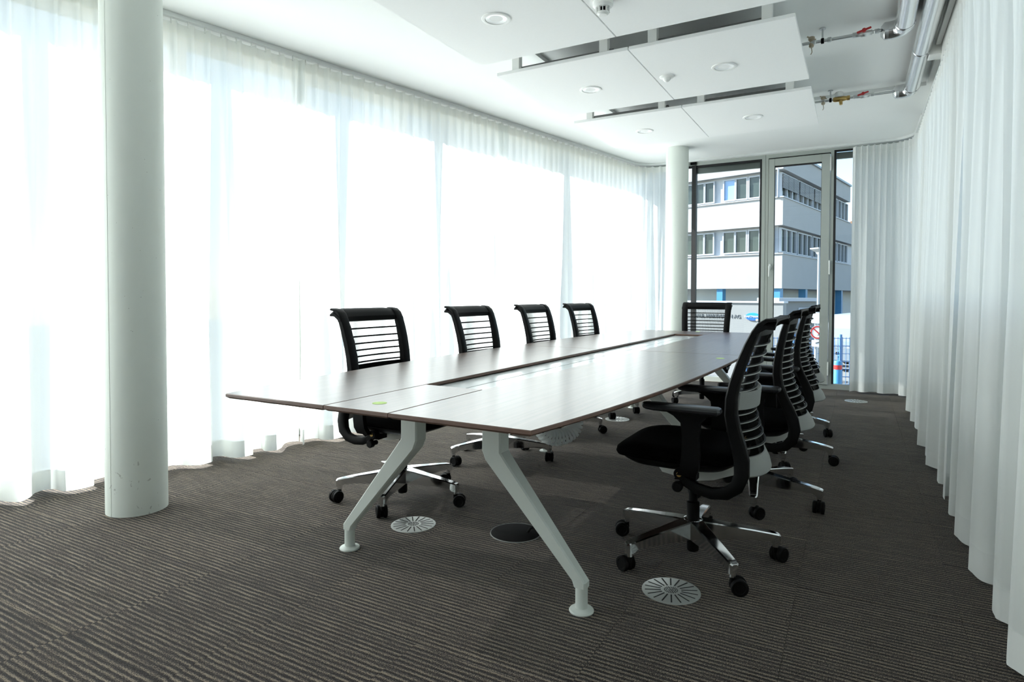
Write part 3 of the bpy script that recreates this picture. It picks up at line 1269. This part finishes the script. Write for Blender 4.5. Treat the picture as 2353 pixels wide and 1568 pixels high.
def build_chair_meshes():
    # frame: two uprights swept along the spine + top rail (all one moulding)
    m = MB()
    for sg in (-1, 1):
        rings = []
        for i, (x, z) in enumerate(SPINE):
            a = SPINE[max(0, i - 1)]
            b = SPINE[min(len(SPINE) - 1, i + 1)]
            t = Vector((b[0] - a[0], 0, b[1] - a[1])).normalized()
            nv = Vector((-t.z, 0, t.x))
            h_ = THICK[i] / 2
            yc = lat(z)
            wy = .016 if i < 5 else (.020 if i < 8 else (.024 if i < 10 else .028))
            if i < 5:
                yc = .222
            elif i < 8:
                yc = .222 + (lat(.53) - .222) * (i - 4) / 4
            elif i >= 10:
                yc = lat(z) - .006
            c = Vector((x, sg * yc, z)) - BOLT
            yv = Vector((0, 1, 0))
            ch_ = .3
            rings.append([c + nv * h_ * u + yv * wy * v for u, v in ((1, -1 + ch_), (1, 1 - ch_), (1 - ch_, 1), (-1 + ch_, 1), (-1, 1 - ch_), (-1, -1 + ch_), (-1 + ch_, -1), (1 - ch_, -1))])
        m.loft(rings)
        m.lathe([(.02, -.018), (.022, -.014), (.022, .014), (.02, .018)], (0, sg * .222, 0), 20, 'Y')
    # top rail: swept between the uprights
    rings = []
    ny = 17
    for k in range(ny):
        y = -.252 + .504 * k / (ny - 1)
        sq = 1 - (abs(y) / .252) ** 8
        ring = []
        pr = SPINE[13:]
        th = [.016, .018, .018, .017, .015, .010]
        bl = -.02 * (1 - (y / .252) ** 2)
        front, rear = [], []
        for i, (x, z) in enumerate(pr):
            z2 = z
            if i == 0:
                z2 = z + .110
                x = spine_x(z2)
            if i == 1:
                z2 = z + .053
                x = spine_x(z2)
            if i == 2:
                z2 = z + .013
            a = pr[max(0, i - 1)]
            b = pr[min(len(pr) - 1, i + 1)]
            t = Vector((b[0] - a[0], 0, b[1] - a[1])).normalized()
            nv = Vector((t.z, 0, -t.x))
            c = Vector((x + bl * (1 - i / 5), y, z2 - (1 - sq) * .03 * i / 5)) - BOLT
            front.append(c + nv * th[i] / 2)
            rear.append(c - nv * th[i] / 2)
        rings.append(front + list(reversed(rear)))
    m.loft(rings)
    CM['backrest_frame'] = m.mesh('backrest_frame', 'black_plastic', True, 40)

    # see-through mesh: upright threads, deeper than wide
    m = MB()
    zs = [.455 + (.962 - .455) * i / 12 for i in range(13)]
    nt = 80
    for k in range(nt):
        v = -1 + 2 * k / (nt - 1)
        rings = []
        for z in zs:
            c = Vector((spine_x(z) + .002 - bulge(z) * (1 - v * v), v * (lat(z) - .010), z)) - BOLT
            rings.append([c + Vector((.0005, -.0006, 0)), c + Vector((.0005, .0006, 0)), c + Vector((-.0005, .0006, 0)), c + Vector((-.0005, -.0006, 0))])
        m.loft(rings, cap=False)
    CM['back_mesh'] = m.mesh('back_mesh', 'mesh_fabric')
    # horizontal wires behind it
    z = .905
    k = 0
    CM['wires'] = []
    while z > .50:
        hwid = lat(z) - .004
        rings = []
        for v in [-1 + 2 * i / 12 for i in range(13)]:
            x = spine_x(z) - .012 - bulge(z) * (1 - v * v)
            c = Vector((x, v * hwid, z)) - BOLT
            rings.append([c + Vector((.0035, 0, .0042)), c + Vector((.0035, 0, -.0042)), c + Vector((-.001, 0, -.0042)), c + Vector((-.0035, 0, -.0022)), c + Vector((-.0035, 0, .0022)), c + Vector((-.001, 0, .0042))])
        w = MB()
        w.loft(rings)
        me = w.mesh('back_wire', 'black_plastic', True, 50)
        me.materials.append(MATS['wire_grey'])
        for p_ in me.polygons:
            if p_.normal.x < -.75:
                p_.material_index = 1
        CM['wires'].append(me)
        z -= (.043, .037, .035, .033, .031, .029)[min(k, 5)]
        k += 1
    # lower cross bracket (grey, bulging to the rear)
    rings = []
    for v in [-1 + 2 * i / 16 for i in range(17)]:
        bl = .066 * (1 - abs(v) ** 2.4)
        ring = []
        for dx, z in ((-.002, .486), (-.012, .486), (-.034, .455), (-.046, .425), (-.040, .418), (-.024, .448)):
            ring.append(Vector((-.200 + dx + .02 - bl, v * .205, z)) - BOLT)
        rings.append(ring)
    w = MB()
    w.loft(rings)
    CM['bracket'] = w.mesh('lower_bracket', 'grey_plastic', True, 50)
    # lumbar band
    rings = []
    for v in [-1 + 2 * i / 14 for i in range(15)]:
        ring = []
        for dx, z in ((0, .725), (-.006, .725), (-.010, .66), (-.004, .66)):
            ring.append(Vector((spine_x(.69) - .018 - .045 * (1 - v * v) + dx, v * .20, z)) - BOLT)
        rings.append(ring)
    w = MB()
    w.loft(rings)
    CM['lumbar'] = w.mesh('lumbar_band', 'grey_plastic', True, 50)
    rings = []
    for v in [-1 + 2 * i / 14 for i in range(15)]:
        ring = []
        for dz in (.715, .66, .60):
            ring.append(Vector((spine_x(dz) - .006 - bulge(dz) * (1 - v * v), v * .20, dz)) - BOLT)
        for dz in (.60, .66, .715):
            ring.append(Vector((spine_x(dz) - .011 - bulge(dz) * (1 - v * v), v * .20, dz)) - BOLT)
        rings.append(ring)
    w = MB()
    w.loft(rings)
    CM['lumbar_black'] = w.mesh('lumbar_band', 'black_matte', True, 50)
    b = MB()
    b.lathe([(.0095, -.0), (.0095, .003), (.004, .0035), (.004, .002), (0, .002)], seg=18, axis='Y', cap=False)
    CM['bolt'] = b.mesh('bolt', 'brass', True)

    # seat cushion
    def outline(off, front=0.0):
        pts = []
        for i in range(48):
            a = 2 * PI * i / 48
            ca, sa = cos(a), sin(a)
            ex = .45
            x = math.copysign(abs(ca) ** ex, ca)
            y = math.copysign(abs(sa) ** ex, sa)
            hx = .238 - off
            hy = (.245 if x > 0 else .245 - .02 * abs(x)) - off
            pts.append((.048 + x * hx, y * hy))
        return pts
    rings = []
    for off, z, dr in ((.035, .408, .3), (.006, .414, .6), (0, .428, .8), (.004, .446, 1), (.02, .457, 1), (.06, .462, 1), (.14, .460, 1), (.225, .458, 1)):
        ring = []
        for x, y in outline(off):
            fr = max(0, (x - .14) / .15)
            ring.append((x, y, z - .016 * dr * fr * fr + .006 * (abs(y) / .24) ** 2 * dr))
        rings.append(ring)
    m = MB()
    m.loft(rings)
    CM['seat'] = m.mesh('seat_cushion', 'black_fabric', True, 60)
    m = MB()
    rings = []
    for off, z in ((.09, .372), (.05, .378), (.02, .398), (.015, .409)):
        rings.append([(x - .01, y, z + .012 * max(0, x)) for x, y in outline(off)])
    m.loft(rings)
    CM['pan'] = m.mesh('seat_pan', 'black_plastic', True, 40)
    # mechanism
    m = MB()
    m.loft([[(.125, -.11, .388), (.125, .11, .388), (.125, .11, .372), (.125, -.11, .372)], [(.10, -.115, .39), (.10, .115, .39), (.10, .11, .338), (.10, -.11, .338)],
            [(-.02, -.12, .388), (-.02, .12, .388), (-.02, .11, .318), (-.02, -.11, .318)], [(-.10, -.10, .385), (-.10, .10, .385), (-.10, .10, .33), (-.10, -.10, .33)],
            [(-.17, -.07, .39), (-.17, .07, .39), (-.17, .07, .352), (-.17, -.07, .352)]])
    m.tube([(0, -.215, .362), (0, .215, .362)], .012, 12)
    CM['mechanism'] = m.mesh('mechanism', 'silver_paint', True, 30)
    b = MB()
    b.lathe([(.016, -.255), (.02, -.25), (.02, -.232), (.012, -.228), (.012, -.2)], (-.005, 0, .328), 18, 'Y')
    CM['knob'] = b.mesh('adjuster_knob', 'black_plastic', True)
    b = MB()
    b.tube([(.14, -.12, .385), (.19, -.19, .378), (.215, -.205, .365)], [.008, .009, .007], 8)
    CM['lever'] = b.mesh('height_lever', 'black_plastic', True)
    # arm
    b = MB()
    prof = [(-.015, .060, .226, .396, .018), (-.018, .052, .255, .400, .016), (-.030, .038, .268, .430, .013), (-.034, .032, .272, .48, .012), (-.030, .030, .272, .55, .012), (-.036, .036, .270, .60, .013), (-.055, .062, .268, .625, .018), (-.085, .09, .266, .640, .024)]
    prof = [(-.055, .022, .150, .376, .010), (-.055, .024, .215, .380, .014)] + [(a - .05, b_ - .05, y, z, t) for a, b_, y, z, t in prof]
    rings = []
    for a, b_, yc, z, t in prof:
        if yc < .22:
            rings.append([(a, yc, z - t), (b_, yc, z - t), (b_, yc, z + t), (a, yc, z + t)])
        else:
            rings.append([(a, yc + t, z), (b_, yc + t, z), (b_, yc - t, z), (a, yc - t, z)])
    b.loft(rings)
    CM['arm_l'] = b.mesh('armrest', 'black_plastic', True, 40)
    b = MB()
    b.loft([[(x, -y, z) for x, y, z in ring] for ring in rings])
    CM['arm_r'] = b.mesh('armrest', 'black_plastic', True, 40)
    for key, sg in (('pad_l', 1), ('pad_r', -1)):
        b = MB()
        rings = []
        for off, z in ((.012, .636), (.002, .644), (0, .652), (.003, .660), (.010, .664)):
            pl = [(-.152, -.036), (-.158, -.02), (-.158, .025), (-.150, .037), (.095, .037), (.128, .022), (.138, .0), (.128, -.024), (.095, -.036)]
            cxp = sum(p[0] for p in pl) / len(pl)
            ring = []
            for x, y in pl:
                fx = 1 - off / .148
                fy = 1 - off / .037
                ring.append((cxp + (x - cxp) * fx, sg * (.268 + y * fy), z + (.012 * max(0, x) if z > .64 else .03 * max(0, x))))
            rings.append(ring)
        b.loft(rings)
        CM[key] = b.mesh('arm_pad', 'arm_pad', True, 30)
    # gas lift
    b = MB()
    b.lathe([(.026, .10), (.026, .23), (.018, .235), (.018, .335)], seg=20)
    b.lathe([(.022, .028), (.025, .034), (.025, .105)], seg=20)
    CM['gas'] = b.mesh('gas_cylinder', 'black_plastic', True)
    b = MB()
    b.lathe([(.030, .085), (.040, .095), (.046, .12), (.046, .148), (.038, .160), (.028, .163)], seg=30)
    CM['hub'] = b.mesh('base', 'chrome', True)
    b = MB()
    rings = []
    RL = .325
    for r_, w, zt, zb in ((.03, .032, .160, .088), (.09, .028, .153, .088), (.16, .0245, .144, .090), (.24, .0215, .134, .094), (.30, .0195, .125, .091), (.318, .019, .122, .079), (.336, .0165, .118, .077), (.343, .010, .114, .081)):
        c_ = .004
        rings.append([(r_, -w, zb), (r_, -w - .001, zt - c_), (r_, -w + c_, zt), (r_, w - c_, zt), (r_, w + .001, zt - c_), (r_, w, zb)])
    b.loft(rings)
    b.lathe([(.0125, .064), (.0125, .085)], (RL, 0, 0), 14)
    CM['leg'] = b.mesh('base_leg', 'chrome', True, 28)
    b = MB()
    b.tube([(0, 0, .066), (0, 0, .04)], .009, 10)
    b.box((.013, 0, .046), (.034, .017, .028), .005)
    b.lathe([(.0285, -.006), (.0285, .006)], (.022, 0, .032), 20, 'Y')
    CM['caster'] = b.mesh('caster', 'black_matte', True)
    for key, sg in (('wheel_a', -1), ('wheel_b', 1)):
        b = MB()
        y0, y1 = (.0085, .026)
        pr = [(0, y0), (.027, y0), (.031, y0 + .003), (.031, y1 - .004), (.028, y1), (.020, y1), (.018, y1 - .002), (0, y1 - .002)]
        b.lathe([(r_, sg * h_) for r_, h_ in pr], (.022, 0, .031), 26, 'Y', cap=False)
        CM[key] = b.mesh('caster_wheel', 'black_plastic', True)


build_chair_meshes()


def chair(x, y, rz, label, group, base_rot, recline=0.0, lumbar=False, caster_rot=None, arms=True, lift=0.0):
    root = empty('office_chair', (x, y, 0), rz)
    tag(root, label, 'chair', group)
    bf = link('backrest_frame', CM['backrest_frame'], root, (BOLT.x, BOLT.y, BOLT.z + lift))
    bf.rotation_euler = (0, -recline, 0)
    link('back_mesh', CM['back_mesh'], bf)['kind'] = 'stuff'
    for w in CM['wires']:
        link('back_wire', w, bf)
    link('lower_bracket', CM['bracket'], bf)['label'] = 'grey curved bracket at the foot of the backrest'
    if lumbar:
        link('lumbar_band', CM['lumbar' if lumbar is True else 'lumbar_black'], bf)
    for sg in (-1, 1):
        b = link('bolt', CM['bolt'], bf, (0, sg * .240, 0))
        if sg < 0:
            b.rotation_euler = (0, 0, PI)
    link('seat_cushion', CM['seat'], root, (0, 0, lift))
    link('seat_pan', CM['pan'], root, (0, 0, lift))
    me = link('mechanism', CM['mechanism'], root, (0, 0, lift))
    link('adjuster_knob', CM['knob'], me)
    k2 = link('adjuster_knob', CM['knob'], me)
    k2.rotation_euler = (0, 0, PI)
    link('height_lever', CM['lever'], me)
    for a, p_ in (('arm_l', 'pad_l'), ('arm_r', 'pad_r')):
        o = link('armrest', CM[a], root, (0, 0, lift - .02))
        link('arm_pad', CM[p_], o)
    link('gas_cylinder', CM['gas'], root)
    hub = link('base', CM['hub'], root)
    rnd = random.Random(int(x * 977 + y * 131))
    for q in range(5):
        a = base_rot - rz + q * 2 * PI / 5
        link('base_leg', CM['leg'], hub, (0, 0, 0), a)
        cr_ = (caster_rot[q] - rz) if caster_rot else rnd.uniform(0, 2 * PI)
        c = link('caster', CM['caster'], root, (.325 * cos(a), .325 * sin(a), 0), cr_)
        link('caster_wheel', CM['wheel_a'], c)
        link('caster_wheel', CM['wheel_b'], c)
    return root


rad = math.radians
GL = 'chairs along the window side of the table'
GR = 'chairs along the right side of the table'
chair(-2.11, 2.575, rad(0), 'black mesh office chair on the window side, nearest the foreground column', GL, rad(-140), recline=rad(3), lift=.01, lumbar='black', caster_rot=[rad(-100), rad(140), rad(30), rad(200), rad(0)])
chair(-2.04, 3.49, rad(0), 'second black mesh office chair from the foreground on the window side', GL, rad(18), recline=rad(3), lift=.01, lumbar='black')
chair(-2.06, 4.45, rad(0), 'third black mesh office chair from the foreground on the window side', GL, rad(19), recline=rad(3), lift=.01, lumbar='black')
chair(-2.05, 5.36, rad(-5), 'farthest black mesh office chair on the window side of the table', GL, rad(21), recline=rad(3), lift=.01, lumbar='black')
chair(-.58, 2.577, rad(180), 'large black mesh office chair in the right foreground with lumbar band', GR, rad(-124), recline=rad(9), lumbar=True, lift=.03, caster_rot=[rad(150), rad(20), rad(60), rad(100), rad(-160)])
chair(-.47, 3.48, rad(180), 'second black office chair from the front on the right side', GR, rad(-10))
chair(-.46, 4.45, rad(180), 'third black office chair from the front on the right side', GR, rad(-5))
chair(-.50, 5.40, rad(180), 'farthest black office chair on the right side, mostly hidden', GR, rad(-15))
chair(-1.375, 6.45, rad(-90), 'black mesh office chair at the far end of the table', 'chair at the head of the table', rad(160))

# ------------------------------------------------------------------ outside
gnd = MB()
gnd.bx(-60, 60, -30, 90, -1.7, -1.5)
struct(ob('ground', gnd, 'paving'), 'pale paved yard outside')

BC = Vector((-3.512, 35.913, 0))
ba = math.atan2(.28, -.96)        # left face runs this way from the corner
bb = math.atan2(.98, .195)        # right face
bld = empty('office_building', BC)
tag(bld, 'white rendered three storey office building across the yard', 'building')


def face(name, mb, m, ang, parent=None, smooth=False):
    return ob(name, mb, m, parent or bld, smooth, rz=ang)


# faces are built with u along +x and outward normal; for the left face outward is +y after rotation (u to the left)
LF, RF = ba, bb
lo_, ro_ = 1, -1       # sign of local y that points outward (towards the viewer)
ULEN, RLEN = 30.0, 15.4
body = MB()
# spandrel bands: parapet, between floors, lower band
a_ = Vector((cos(ba), sin(ba)))
b_ = Vector((cos(bb), sin(bb)))


def quad_prism(mb, u, v, off, z0, z1):
    # footprint parallelogram set back by off from both faces
    p0 = a_ * off + b_ * off
    P = [p0, p0 + a_ * u, p0 + a_ * u + b_ * v, p0 + b_ * v]
    mb.prism([(q.x, q.y) for q in P], z0, z1, axis='Z')


for z0, z1 in ((1.52, 3.40), (4.92, 6.42), (7.92, 9.0)):
    w = MB()
    quad_prism(w, ULEN, RLEN if z0 > 7 else RLEN + 10, 0.0, z0, z1)
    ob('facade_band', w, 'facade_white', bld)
for z0, z1 in ((3.40, 4.92), (6.42, 7.92)):
    w = MB()
    quad_prism(w, ULEN, RLEN if z0 > 6 else RLEN + 10, 0.35, z0, z1)
    ob('window_zone', w, 'facade_frame', bld)
w = MB()
quad_prism(w, ULEN, RLEN, -0.12, 9.0, 9.12)
ob('roof', w, 'roof_edge', bld)
w = MB()
quad_prism(w, ULEN, RLEN + 10, 1.6, -1.5, 1.52)
ob('ground_floor', w, 'recess_grey', bld)
for z in (3.40, 6.42):
    w = MB()
    quad_prism(w, ULEN, RLEN, -0.06, z - .02, z + .03)
    ob('sill', w, 'facade_frame', bld)


def win_left(u0, u1, z0, z1, m='facade_glass', tilt=False):
    fr = MB()
    # local: x along u, outward is +y (left face viewed from the street)
    t_ = .07
    out = -.0
    fr.bx(u0 - t_, u1 + t_, -.33, -.20, z0 - t_, z0)
    fr.bx(u0 - t_, u1 + t_, -.33, -.20, z1, z1 + t_)
    fr.bx(u0 - t_, u0, -.33, -.20, z0, z1)
    fr.bx(u1, u1 + t_, -.33, -.20, z0, z1)
    fr.bm.transform(Matrix.Diagonal((1, LSGN, 1, 1)))
    f = ob('window', fr, 'facade_frame', bld, rz=ba)
    pn = MB()
    pn.bx(u0, u1, -.31, -.29, z0, z1)
    pn.bm.transform(Matrix.Diagonal((1, LSGN, 1, 1)))
    ob('pane', pn, m, f)
    return f


# sign so that negative local y lies inside the building
nl = Vector((-sin(ba), cos(ba)))
LSGN = 1 if nl.dot(b_) < 0 else -1
nr_ = Vector((-sin(bb), cos(bb)))
RSGN = 1 if nr_.dot(a_) < 0 else -1
cols = [(1.38, 1.95), (2.12, 2.71), (2.81, 3.44)]
base_cols = [(.62, 1.20)] + cols + [(4.10, 4.62), (4.72, 5.25), (5.42, 5.95), (6.05, 6.6), (7.2, 7.75), (7.85, 8.4), (8.5, 9.1)]
for u0, u1 in base_cols:
    win_left(u0, u1, 6.60, 7.72, 'facade_glass_painted_sky' if abs(u0 - 2.81) < .01 else 'facade_glass')
    win_left(u0, u1, 3.58, 4.74)


def win_right(v0, v1, z0, z1, blind):
    fr = MB()
    t_ = .06
    fr.bx(v0 - t_, v1 + t_, -.33, -.18, z0 - t_, z0)
    fr.bx(v0 - t_, v1 + t_, -.33, -.18, z1, z1 + t_)
    fr.bx(v0 - t_, v0, -.33, -.18, z0, z1)
    fr.bx(v1, v1 + t_, -.33, -.18, z0, z1)
    fr.bm.transform(Matrix.Diagonal((1, RSGN, 1, 1)))
    f = ob('window', fr, 'facade_frame', bld, rz=bb)
    pn = MB()
    pn.bx(v0, v1, -.31, -.29, z0, z1)
    pn.bm.transform(Matrix.Diagonal((1, RSGN, 1, 1)))
    ob('pane', pn, 'facade_glass', f)
    if blind:
        bl = MB()
        z = z1 - .02
        while z > z0 + (z1 - z0) * .36:
            bl.bx(v0 - .05, v1 + .05, -.15, -.10, z - .04, z)
            z -= .06
        bl.bm.transform(Matrix.Diagonal((1, RSGN, 1, 1)))
        ob('blind', bl, 'blind_slats', f)


v = .45
while v < RLEN - .6:
    for q in range(3):
        win_right(v + q * .95, v + q * .95 + .80, 6.58, 7.75, v < 8.2)
        win_right(v + q * .95, v + q * .95 + .80, 3.56, 4.76, False)
    v += 3.1
for u in (3.42, .14, 7.2, 11.0):
    w = MB()
    w.bx(u, u + .36, -.5, -.1, -1.5, 1.52)
    w.bm.transform(Matrix.Diagonal((1, LSGN, 1, 1)))
    ob('blue_column', w, 'blue_paint', bld, rz=ba)
for v in (4.8, 9.2, 13.6):
    w = MB()
    w.bx(v, v + .4, -.5, -.1, -1.5, 1.52)
    w.bm.transform(Matrix.Diagonal((1, RSGN, 1, 1)))
    ob('blue_column', w, 'blue_paint', bld, rz=bb)
w = MB()
w.tube([(.25, .06 * LSGN, 6.4), (.25, .06 * LSGN, 7.95)], .05, 8)
ob('downpipe', w, 'facade_frame', bld, rz=ba)

# small entrance kiosk in front of the building
k_ = empty('entrance_kiosk', (-2.35, 29.6, -1.5), math.atan2(.75, 1.33))
tag(k_, 'low white kiosk with flat canopy below the building corner', 'kiosk')
b = MB()
b.bx(-.75, .75, -.3, 1.6, 0, 2.38)
ob('body', b, 'sign_render', k_)
b = MB()
b.bx(-.95, .95, -.55, 1.8, 2.38, 2.52)
ob('canopy', b, 'facade_frame', k_)
b = MB()
b.bx(.0, .55, -.33, -.29, 1.0, 2.1)
w_ = ob('window', b, 'facade_frame', k_)
b = MB()
b.bx(.06, .49, -.345, -.33, 1.06, 2.04)
ob('pane', b, 'facade_glass', w_)

# low sign wall with lettering
wz = math.atan2(-.28, .96)
sw = empty('sign_wall', (-3.52, 25.52, 0), wz)
tag(sw, 'low white rendered sign wall with company lettering and blue oval', 'wall')
b = MB()
b.bx(-16, 1.15, 0, .3, -1.5, .83)
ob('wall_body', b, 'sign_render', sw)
b = MB()
b.bx(-16, 1.2, -.05, .35, .83, .90)
ob('coping', b, 'facade_frame', sw)


def text_mesh(name, txt, size, m, parent, loc, ext=.01, align='CENTER', rx=PI / 2, sx=1.0):
    cu = bpy.data.curves.new(name, 'FONT')
    cu.body = txt
    cu.size = size
    cu.extrude = ext
    cu.align_x = align
    cu.align_y = 'CENTER'
    to = bpy.data.objects.new(name, cu)
    C.objects.link(to)
    bpy.context.view_layer.update()
    dg = bpy.context.evaluated_depsgraph_get()
    me = bpy.data.meshes.new_from_object(to.evaluated_get(dg))
    bpy.data.objects.remove(to)
    bpy.data.curves.remove(cu)
    me.materials.clear()
    me.materials.append(MATS[m])
    o = link(name, me, parent, loc)
    o.rotation_euler = (rx, 0, 0)
    o.scale = (sx, 1, 1)
    return o


text_mesh('lettering', 'PAUL HARTMANN AG', .20, 'letter_grey', sw, (-.49, -.012, .28), align='RIGHT', sx=1.02)
lg = empty('logo', (0, -.02, .295), 0, sw)
b = MB()
pts = [(.285 * cos(2 * PI * i / 40), .15 * sin(2 * PI * i / 40)) for i in range(40)]
b.prism(pts, -.02, .02)
ob('oval', b, 'logo_blue', lg)
text_mesh('logo_lettering', 'HARTMANN', .115, 'sign_white', lg, (0, -.03, .0), .008)
b = MB()
b.lathe([(0, -.035), (.045, -.035), (.045, .0)], (.18, 0, -.12), 20, 'Y')
ob('badge', b, 'sign_white', lg)
text_mesh('badge_letter', 'H', .06, 'red_paint', lg, (.18, -.042, -.12), .004)

# street lamp
sl = empty('street_lamp', (-1.09, 22.3, -1.5))
tag(sl, 'slender grey street lamp with flat square head', 'street lamp')
b = MB()
b.tube([(0, 0, 0), (0, 0, 4.0)], [.05, .035], 12)
ob('pole', b, 'post_grey', sl, True)
b = MB()
b.lathe([(.06, 3.95), (.10, 4.02), (.26, 4.12), (.27, 4.16), (0, 4.17)], seg=4)
ob('lamp_head', b, 'post_grey', sl)

# traffic sign post
sp_ = empty('sign_post', (-.86, 16.7, -1.5))
tag(sp_, 'post with no smoking roundel and white plates by the fence', 'sign')
b = MB()
b.tube([(0, .03, 0), (0, .03, 2.3)], .035, 10)
ob('post', b, 'post_grey', sp_, True)
b = MB()
b.box((.03, -.01, 2.06), (.28, .02, .26))
ob('sign_plate', b, 'sign_white', sp_)
b = MB()
b.lathe([(0, -.015), (.165, -.015), (.165, .015), (0, .015)], (.04, 0, 1.71), 32, 'Y', cap=False)
rd = ob('roundel', b, 'sign_white', sp_)
b = MB()
b.lathe([(.125, -.02), (.158, -.02), (.158, -.016), (.125, -.016)], (.04, 0, 1.71), 32, 'Y', cap=False)
ob('red_ring', b, 'red_paint', rd)
b = MB()
b.box((.04, -.018, 1.71), (.26, .004, .028), rot=Matrix.Rotation(rad(45), 3, 'Y'))
ob('red_bar', b, 'red_paint', rd)
b = MB()
b.box((.075, -.0175, 1.665), (.085, .003, .02), rot=Matrix.Rotation(rad(-35), 3, 'Y'))
ob('cigarette_symbol', b, 'letter_grey', rd)
b = MB()
b.box((.03, -.01, 1.44), (.24, .02, .16))
ob('arrow_plate', b, 'sign_white', sp_)
b = MB()
b.box((.04, -.022, 1.46), (.09, .004, .03), rot=Matrix.Rotation(rad(-20), 3, 'Y'))
ob('plate_symbol', b, 'letter_grey', sp_)

# blue wire mesh fence
fe = empty('mesh_fence', (-.35, 18.1, -1.5), math.atan2(.4, .75))
tag(fe, 'blue wire mesh fence outside the glass door', 'fence')
for q in range(5):
    b = MB()
    b.box((-2.4 + q * 1.2, 0, .8), (.05, .05, 1.6))
    ob('fence_post', b, 'fence_blue', fe)
for q in range(4):
    b = MB()
    x0 = -2.4 + q * 1.2
    for j in range(13):
        b.box((x0 + .05 + j * .09, 0, .8), (.011, .011, 1.46))
    for j in range(8):
        b.box((x0 + .6, .004, .1 + j * .2), (1.15, .013, .013))
    ob('wire_panel', b, 'fence_blue', fe)['kind'] = 'stuff'


def bicycle(x, y, rz, label, fm):
    rt = empty('bicycle', (x, y, -1.5), rz)
    tag(rt, label, 'bicycle', 'parked bicycles')
    for wx in (-.52, .52):
        b = MB()
        ring = []
        for i in range(25):
            a = 2 * PI * i / 24
            ring.append((wx + .33 * cos(a), 0, .34 + .33 * sin(a)))
        b.tube(ring, .022, 6)
        wh = ob('wheel', b, 'tyre', rt)
        b = MB()
        for i in range(8):
            a = PI * i / 8
            b.tube([(wx - .32 * cos(a), 0, .34 - .32 * sin(a)), (wx + .32 * cos(a), 0, .34 + .32 * sin(a))], .004, 4)
        ob('spokes', b, 'galvanised', wh)
    b = MB()
    for p0, p1 in (((-.52, 0, .34), (-.1, 0, .32)), ((-.1, 0, .32), (-.22, 0, .85)), ((-.22, 0, .80), (.36, 0, .85)), ((-.1, 0, .32), (.38, 0, .78)), ((.34, 0, .95), (.52, 0, .34)), ((-.52, 0, .34), (-.21, 0, .78))):
        b.tube([p0, p1], .017, 6)
    ob('frame', b, fm, rt)
    b = MB()
    b.box((-.23, 0, .93), (.26, .14, .06), .02)
    ob('saddle', b, 'black_plastic', rt)
    b = MB()
    b.tube([(.28, -.28, 1.06), (.36, -.2, 1.05), (.35, 0, 1.0), (.36, .2, 1.05), (.28, .28, 1.06)], .013, 6)
    ob('handlebar', b, 'galvanised', rt)


bicycle(-1.75, 20.4, rad(88), 'parked bicycle farthest left behind the blue fence', 'galvanised')
bicycle(-1.1, 20.5, rad(91), 'parked bicycle with black frame behind the blue fence', 'black_plastic')
bicycle(-.45, 20.5, rad(89), 'parked bicycle nearest the white van', 'blue_paint')

# white van
vn = empty('delivery_van', (.25, 25.6, -1.5), rad(80))
tag(vn, 'white van with rounded roof behind the fence', 'van')
b = MB()
prof = [(-1.9, .35), (-1.95, 1.0), (-1.8, 1.55), (-1.45, 1.85), (-1.0, 1.95), (1.6, 1.95), (1.85, 1.8), (1.95, .9), (1.95, .35)]
b.prism(prof, -.85, .85, bev=.06)
ob('body', b, 'van_white', vn)
b = MB()
b.prism([(-1.84, 1.05), (-1.72, 1.5), (-1.45, 1.76), (-1.05, 1.8), (-1.05, 1.05)], -.86, .86)
ob('side_window', b, 'facade_glass', vn)
for wx in (-1.25, 1.25):
    for wy in (-.8, .8):
        b = MB()
        b.lathe([(0, -.1), (.3, -.1), (.33, -.06), (.33, .06), (.3, .1), (0, .1)], (wx, wy, .33), 20, 'Y', cap=False)
        ob('wheel', b, 'tyre', vn, True)

# bollard and orange building far off
bo = empty('bollard', (-.36, 15.8, -1.5))
tag(bo, 'short blue bollard with red band at the narrow window', 'bollard')
b = MB()
b.lathe([(.09, 0), (.09, 1.08), (.07, 1.12), (0, 1.13)], seg=20)
ob('post', b, 'blue_paint', bo, True)
b = MB()
b.lathe([(.092, .93), (.092, 1.03)], seg=20, cap=False)
ob('red_band', b, 'red_paint', bo, True)

hb = empty('brick_house', (2.5, 66, -1.5))
tag(hb, 'distant orange house beyond the office building', 'building')
b = MB()
b.bx(-4, 4, 0, 8, 0, 9.0)
ob('wall', b, 'brick_orange', hb)
b = MB()
b.prism([(-4.4, 9.0), (0, 11.0), (4.4, 9.0)], -.4, 8.4)
ob('roof', b, 'brick_orange', hb)
